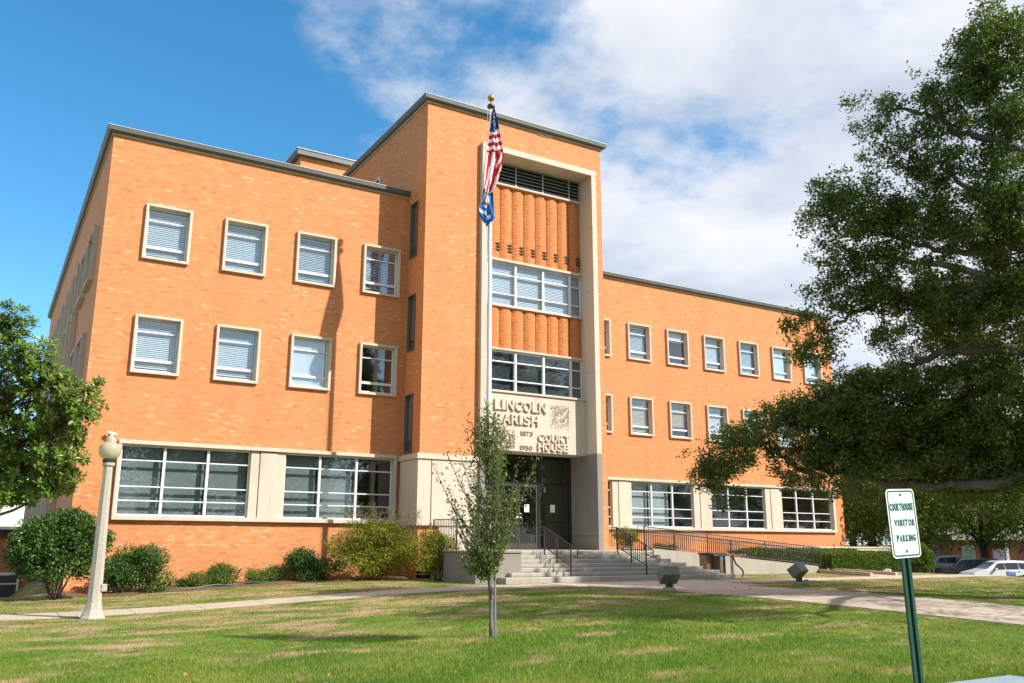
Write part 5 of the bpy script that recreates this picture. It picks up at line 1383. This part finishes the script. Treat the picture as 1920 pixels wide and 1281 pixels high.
for (u, v, ru, rv, d) in mbl:
    s_ = d/FOC; n = int(270*(ru*s_)*(rv*s_))+6; q = unit(rng.normal(size=(n, 3)))*(rng.random((n, 1))**.4)
    ros.append(at_d(u, v, d)+q[:,0:1]*RGT*ru*s_+q[:,1:2]*UPV*rv*s_+q[:,2:3]*FWD*.75)
ros = np.concatenate(ros)
for (u, v, ru, rv, d) in mbl: 
    e = at_d(u, v, d); b0 = np.array([mo[0], mo[1], max(mo[2]+1.2, e[2]-1.2)]); w.limb([b0, (b0+e)/2+np.array([0,0,-.15]), e], .06, .018, 6, 4, .05, rng)
for c in ros: w.twig(c, rng, .008, grow=False)
w.mb.build('trunk', M['bark'], mag, mo, smooth=True)
ctr = at_d(-60, 770, 20.8)
V = []; F = []; T = []; LM = []
for c in ros:
    ax = unit(unit(c-ctr)*.8+np.array([0,0,.7])+rng.normal(0,.35,3)); e1 = unit(np.cross(ax, rng.normal(size=3))); e2 = np.cross(ax, e1)
    for k_ in range(9):
        a = k_*2.4+rng.uniform(-.3,.3); el = .15+.75*(k_/9.)
        dr = unit((math.cos(a)*e1+math.sin(a)*e2)*math.cos(el)+ax*math.sin(el)+np.array([0,0,-.12])); sd = unit(np.cross(dr, ax)); nm = np.cross(sd, dr)
        l = rng.uniform(.13,.19); wdt = l*.40
        base_ = c+dr*.02
        LM.append((base_, dr, sd, nm, l, wdt, rng.beta(2,2.6)))
LM.sort(key=lambda t: t[0]@FWD if 0 < proj(t[0])[0] < 1920 else 1e3)
# the 300 nearest leaves are leaves of their own, the rest one crown
lf = None
for (b, dr, sd, nm, l, wd, ti) in LM[:300]:
    if lf is None:
        Vl = np.array([(0,0,0),(.3,.19,.03),(.62,.2,.02),(1,0,-.08),(.62,-.2,.02),(.3,-.19,.03),(.3,0,-.03),(.62,0,-.05)])
        me = bpy.data.meshes.new('leaf'); me.from_pydata(Vl.tolist(), [], [(0,6,1),(1,6,7,2),(2,7,3),(0,5,6),(6,5,4,7),(7,4,3)]); me.materials.append(M['leaf_mag'])
        for p_ in me.polygons: p_.use_smooth = True
        at_ = me.attributes.new('tint', 'FLOAT', 'FACE'); at_.data.foreach_set('value', [.42]*6); lf = me
    o_ = link('leaf', lf, mag)
    Mx = Matrix((tuple(dr)+(0,), tuple(sd)+(0,), tuple(nm)+(0,), (0,0,0,1))).transposed(); Mx.translation = Vector(b-np.array(mo))
    o_.matrix_local = Mx @ Matrix.Scale(l, 4)
for (b, dr, sd, nm, l, wd, ti) in LM[300:]:
    o = len(V); V += [b, b+dr*l*.5+sd*wd*.5+nm*l*.04, b+dr*l-nm*l*.08, b+dr*l*.5-sd*wd*.5+nm*l*.04]; F.append((o,o+1,o+2,o+3)); T.append(ti)
link('crown', np_mesh('crown', np.array(V)-np.array(mo), F, M['leaf_mag'], T), mag)

# ---- young tree with its stake
rng = np.random.default_rng(66)
yp = at_d(921, 1180, 14.2); yp = np.array([yp[0], yp[1], float(gz(yp[0], yp[1]))]); yo = tuple(yp)
yt = thing('young_tree', 'slender young tree with small leaves standing on the lawn before the steps', 'tree', yo)
w = Wood(); top = at_d(913, 745, 14.2)
w.limb([yp-np.array([0,0,.1]), yp+np.array([-.02,0,.7]), yp+(top-yp)*.45+np.array([-.05,.02,0]), yp+(top-yp)*.75, top], .040, .006, 10, 6, .016, rng)
s_ = 14.2/FOC; LC = []
outl = [(1085,26),(1040,56),(1000,72),(960,80),(920,86),(880,92),(850,86),(820,66),(790,44),(765,22),(745,9)]   # v, half width in px
for k_ in range(108):
    v = rng.uniform(755, 1080); hw_ = np.interp(v, [a for a, _ in outl[::-1]], [b for _, b in outl[::-1]])
    r_ = rng.random()**.5*hw_*rng.uniform(.8, 1.25); an = rng.uniform(0, 2*math.pi)
    ce = at_d(908+(1000-v)*.03, v, 14.2)
    tip = ce+RGT*r_*s_*math.cos(an)+FWD*r_*s_*math.sin(an)*.9
    st_ = np.array(w.nodes[rng.integers(len(w.nodes)//3, len(w.nodes))] if k_ > 40 else yp+(top-yp)*max(.3, (1075-v)/330*.75+.12))
    b0 = yp+(top-yp)*np.clip(((tip[2]-yp[2])-.45-1.0*r_*s_)/(top[2]-yp[2]), .26, .96)
    mid = (b0+tip)/2+(tip-b0)*np.array([.12,.12,-.05])
    w.mb.tube([b0, mid, tip], [.013, .008, .003], 5, caps=False)
    for t_ in np.linspace(.22, 1.0, 13):
        q = (1-t_)**2*b0+2*t_*(1-t_)*mid+t_**2*tip
        for _ in range(5): LC.append(q+rng.normal(0, .05, 3))
w.mb.build('trunk', M['bark_young'], yt, yo, smooth=True)
crown_obj(np.array(LC), .075, .025, rng, M['leaf_young'], yt, yo, up=.0, out=np.array([0,0,1.]), outw=.8)
M['stake'] = simple('galvanised stake', (.24,.31,.33), .45, .15, 8, metal=.4)
sp_ = at_d(929, 1176, 14.15); sz = float(gz(sp_[0], sp_[1]))
o = MB().tube([(sp_[0], sp_[1], sz-.1), (sp_[0]-.03, sp_[1], sz+1.9)], .018, 8).build('tree_stake', M['stake']); tag(o, 'thin grey metal stake beside the young tree trunk', 'stake')

# ---- shrubs
def shrub(name, label, u, v, ru, rv, Y, mat, seed, L=.075, Wl=.038, dens=1., lobes=7, group='shrubs along the brick wall', twigs=40, depth=.8, flat=1.):
    rng = np.random.default_rng(seed); c = atY(u, v, Y); s_ = (c@FWD)/FOC
    g = float(gz(c[0], c[1])); org = (c[0], c[1], g); t = thing(name, label, 'shrub', org, group); w = Wood()
    RX_, RZ_ = ru*s_, rv*s_; RD = max(.35, min(RX_, 1.3)*depth)
    nst = 7
    for k_ in range(nst):
        a = k_*2.4; w.limb([(c[0]+.06*math.cos(a), c[1]+.06*math.sin(a), g-.05), (c[0]+RX_*.35*math.cos(a), c[1]+RD*.3*math.sin(a), g+(c[2]-g)*.6), (c[0]+RX_*.75*math.cos(a), c[1]+RD*.7*math.sin(a), c[2]+RZ_*rng.uniform(-.1,.6))], .025, .008, 5, 4, .02, rng)
    lob = [np.array([RX_*.55, RD*.55, RZ_*.55])*unit(rng.normal(size=3)) for _ in range(lobes)]
    area = RX_*RZ_*4; nc = int(dens*area*165)+25; cs = []
    while len(cs) < nc:
        q = lob[rng.integers(lobes)]+unit(rng.normal(size=3))*rng.random()**.3*np.array([RX_*.5, RD*.5, RZ_*.5])
        p = c+q
        if p[2] < g+.05: p[2] = g+.05+rng.random()*RZ_*.6
        cs.append(p)
    cs = np.array(cs)
    for p in cs[:twigs]: w.twig(p, rng, .005, grow=False)
    w.mb.build('stems', M['bark_dark'], t, org, smooth=True)
    P = cluster_pts(cs, 16, .075, rng, .8)
    V, F, T = leaves(P, L, Wl, rng, up=.15, out=unit(P-c), outw=.8); link('foliage', np_mesh('foliage', V-np.array(org), F, mat, T), t)
    return t, c, s_
shrub('camellia_bush', 'tall dense dark green bush at the brick corner left of the lamp post', 112, 1028, 88, 72, 27.8, M['leaf_cam'], 71, .10, .055, 2.0, 16, twigs=60, depth=1.0)
shrub('camellia_bush', 'rounded dark green bush just right of the lamp post', 262, 1070, 66, 48, 28.9, M['leaf_cam'], 72, .075, .04, 1.6, 9)
shrub('low_shrub', 'small loose shrub right of the rounded dark bush', 358, 1094, 36, 20, 29.2, M['leaf_holly'], 73, .065, .03, 1.4, 5)
shrub('low_shrub', 'small round shrub under the middle of the left window band', 424, 1080, 40, 28, 29.3, M['leaf_holly'], 74, .065, .03, 1.5, 6)
shrub('low_shrub', 'smallest upright shrub in the middle of the mulch bed', 483, 1083, 27, 21, 29.3, M['leaf_holly'], 75, .06, .03, 1.5, 5)
shrub('low_shrub', 'narrow shrub touching the left of the compact dark shrub', 521, 1078, 22, 24, 29.4, M['leaf_holly'], 76, .06, .03, 1.5, 5)
shrub('compact_shrub', 'compact dark shrub below the flagpole shadow on the brick', 580, 1064, 54, 36, 29.2, M['leaf_cam'], 77, .07, .036, 1.7, 8)
ysb, yc, ys_ = shrub('flowering_shrub', 'large yellow-green shrub with bare twigs on top before the tower base', 706, 1030, 104, 52, 28.2, M['leaf_yellow'], 78, .065, .034, 1.35, 11, twigs=90, depth=.7)
shrub('flowering_shrub', 'yellowing shrub in front of the terrace railing', 822, 1036, 52, 44, 26.6, M['leaf_yellow'], 79, .06, .03, 1.5, 8, depth=.5)
rng = np.random.default_rng(80); w = MB(); yog = tuple(ysb.location)
for k_ in range(60):
    a = atY(rng.uniform(660, 790), rng.uniform(975, 1000), 28.2); b = a+np.array([rng.uniform(-.5,.3), rng.uniform(-.2,.2), rng.uniform(.25,.75)])
    w.tube([a, (a+b)/2+rng.normal(0,.05,3), b], [.009,.006,.003], 4, caps=False)
    for _ in range(3):
        c_ = a+(b-a)*rng.uniform(.4,.9); w.tube([c_, c_+rng.normal(0,.1,3)+np.array([0,0,.1])], [.004,.002], 4, caps=False)
M['twig'] = simple('bare twig', (.25,.17,.11), .9, .2, 10); w.build('bare_twigs', M['twig'], ysb, yog)
C_ = cluster_pts(np.array([atY(u, v, 27.8+rng.uniform(-.2,.3)) for u, v in zip(rng.uniform(640, 790, 150), rng.uniform(955, 1010, 150))]), 9, .07, rng)
crown_obj(C_, .06, .03, rng, M['leaf_holly'], ysb, yog, name='green_shoots')
shrub('yellow_bush', 'small yellow-green bush behind the right stair railing', 1172, 1008, 27, 20, 32.6, M['leaf_yellow'], 81, .07, .035, 1.3, 6, group='shrubs by the ramp')
shrub('ramp_shrub', 'low bright green shrub against the brick behind the ramp railing', 1248, 1026, 26, 9, 33.4, M['leaf_hedge'], 82, .07, .035, 1.4, 5, group='shrubs by the ramp')
def hedge(label, x0, x1, y0, y1, z1, seed, mat):
    rng = np.random.default_rng(seed); xm, ym = (x0+x1)/2, (y0+y1)/2; g = float(gz(xm, ym)); org = (xm, ym, g)
    t = thing('hedge', label, 'hedge', org, 'clipped hedges by the ramp'); n = int(4600*(x1-x0)*((y1-y0)+(z1-g))/2.4)
    P = np.stack([rng.uniform(x0, x1, n), rng.uniform(y0, y1, n), rng.uniform(g+.05, z1, n)], -1)
    k_ = rng.random(n); P[k_ < .38, 2] = z1+rng.normal(0,.035,(k_ < .38).sum()); P[(k_ >= .38) & (k_ < .8), 1] = y0+rng.normal(0,.04,((k_ >= .38) & (k_ < .8)).sum())
    P[:,2] += .05*np.sin(P[:,0]*2.1+seed)+.03*np.sin(P[:,0]*5.3); P[:,1] += .06*np.sin(P[:,0]*1.7)
    V, F, T = leaves(P, .08, .045, rng, up=.15); link('foliage', np_mesh('foliage', V-np.array(org), F, mat, T), t)
    mb = MB()
    for i in range(int((x1-x0)/.6)):
        xx = x0+.3+i*.6; mb.tube([(xx, ym, g-.1), (xx+.05, ym, g+.3), (xx+.12, ym+.1, z1-.15)], [.03,.025,.01], 5); mb.tube([(xx, ym, g+.1), (xx-.15, ym-.1, z1-.15)], [.02,.01], 5)
    mb.build('stems', M['bark_dark'], t, org)
hedge('long clipped hedge behind the ramp railing under the far window', 31.4, 39.2, 30.0, 31.4, -.40, 83, M['leaf_hedge'])
hedge('dark clipped hedge running right from the ramp to the parking sign', 34.3, 39.6, 27.6, 29.4, -.52, 84, M['leaf_hedge'])
shrub('round_evergreen', 'rounded evergreen shrub left of the parked cars beyond the sign post', 1722, 1046, 34, 26, 31.5, M['leaf_hedge'], 85, .11, .06, 1.0, 8, group='shrubs by the ramp')
# pale stone retaining wall far behind the hedge
o = MB().bbox(36.0, 33.3, -1.8, 46.5, 33.55, -.33, .02).bbox(35.9, 33.25, -.329, 46.6, 33.6, -.24, .01).build('low_wall', M['stone'], None); tag(o, 'low pale stone wall behind the clipped hedge', 'wall')

# ---- grass blades
def mk_grass():
    m, nt, b = new_mat('grass blade')
    n1 = noise(nt, .55, 6, .6); n2 = noise(nt, .62, 8, .68, sc3=(1,1.9,1)); at = N(nt, 'ShaderNodeAttribute', attribute_name='tint')
    green = ramp(nt, n1, [(.3, (.078,.178,.014)), (.5, (.140,.225,.026)), (.7, (.25,.280,.055))])
    dry = ramp(nt, n2, [(.3, (.30,.23,.11)), (.7, (.44,.34,.19))])
    f = dry_mask(nt, n2, .51, .62)
    c = mixc(nt, f.outputs[0], green, dry)
    c = mixc(nt, 1., c, ramp(nt, at.outputs['Fac'], [(0, (.5,.58,.5)), (.55, (1.0,1.02,1.0)), (.85, (1.4,1.32,1.2)), (1, (2.3,1.8,1.9))]), 'MULTIPLY')
    nt.links.new(c, b.inputs['Base Color']); b.inputs['Roughness'].default_value = .5; b.inputs['Specular IOR Level'].default_value = .3
    tr = N(nt, 'ShaderNodeBsdfTranslucent'); nt.links.new(mixc(nt, 1., c, (1.5,1.5,.8), 'MULTIPLY'), tr.inputs[0]); mx = N(nt, 'ShaderNodeMixShader'); mx.inputs[0].default_value = .3
    nt.links.new(b.outputs[0], mx.inputs[1]); nt.links.new(tr.outputs[0], mx.inputs[2]); nt.links.new(mx.outputs[0], nt.nodes['Material Output'].inputs[0]); return m
M['grass'] = mk_grass()
rng = np.random.default_rng(90)
n = 420000
u = rng.uniform(-260, 2180, n); v = 1062+(1420-1062)*rng.random(n)**1.15
r_ = FWD[None]+RGT[None]*((u-PCX)/FOC)[:,None]-UPV[None]*((v-PCY)/FOC)[:,None]
z = np.full(n, -1.45)
for _ in range(4):
    t = z/r_[:,2]; x, y = r_[:,0]*t, r_[:,1]*t; z = gz(x, y)
keep = (y > 2.5) & (y < 29) & (x > -6) & (x < 46) & (t > 0)
keep &= ~((y > 21.4-.3*sm((4-x)/14)) & (y < 23.2))                    # facade walk
keep &= ~((x > 15.6+1.05*sm((23.6-y)/4)-.03) & (x < 22.3-1.6*sm((23.6-y)/4)+.03) & (y < 23.9))
keep &= ~((x > 14.1) & (x < 24.4) & (y > 23.2)) & ~((x > 13.3) & (y > 24.0) & (x < 16)) & ~((x > 22) & (y > 26.8))
keep &= ~((x < 13.6) & (y > 28.3)) & ~((x > 31) & (x < 35) & (y > 23.2))
keep &= ~((np.abs(x-lc[0]-.14) < .77) & (np.abs(y-lc[1]) < .49))
keep &= (np.abs(x-lx_) > .34) | (np.abs(y-ly_) > .34)
x, y, z = x[keep], y[keep], z[keep]; n = len(x); d = .49*x+.8416*y
tall = .58+.62*sm((15.5-y)/4)*sm((14-x)/5)
h = rng.uniform(.030, .062, n)*tall*(1+.25*sm((d-14)/10)); wd = np.clip(.00075*d, .006, .022)*rng.uniform(.7, 1.3, n)
an = rng.uniform(0, 2*math.pi, n); ln = rng.uniform(.1, .8, n)*h; la = rng.uniform(0, 2*math.pi, n)
V = np.stack([np.stack([x-np.cos(an)*wd/2, y-np.sin(an)*wd/2, z-.006], -1), np.stack([x+np.cos(an)*wd/2, y+np.sin(an)*wd/2, z-.006], -1), np.stack([x+np.cos(la)*ln, y+np.sin(la)*ln, z+h], -1)], 1)
g = link('grass', np_mesh('grass', V.reshape(-1, 3), np.arange(n*3).reshape(n, 3), M['grass'], rng.beta(2.2, 2.2, n))); tag(g, kind='stuff')
# fallen leaves
rng = np.random.default_rng(91); n = 160
x = rng.uniform(1, 24, n); y = rng.uniform(6, 24, n); P = np.stack([x, y, gz(x, y)+.035], -1)
V, F, T = leaves(P, .07, .04, rng, up=.6); M['dead_leaf'] = leaf_mat('fallen leaf', (.22,.09,.03), (.36,.17,.06), (.5,.3,.14), .7, .1, .2)
tag(link('fallen_leaves', np_mesh('fallen_leaves', V, F, M['dead_leaf'], T)), kind='stuff')
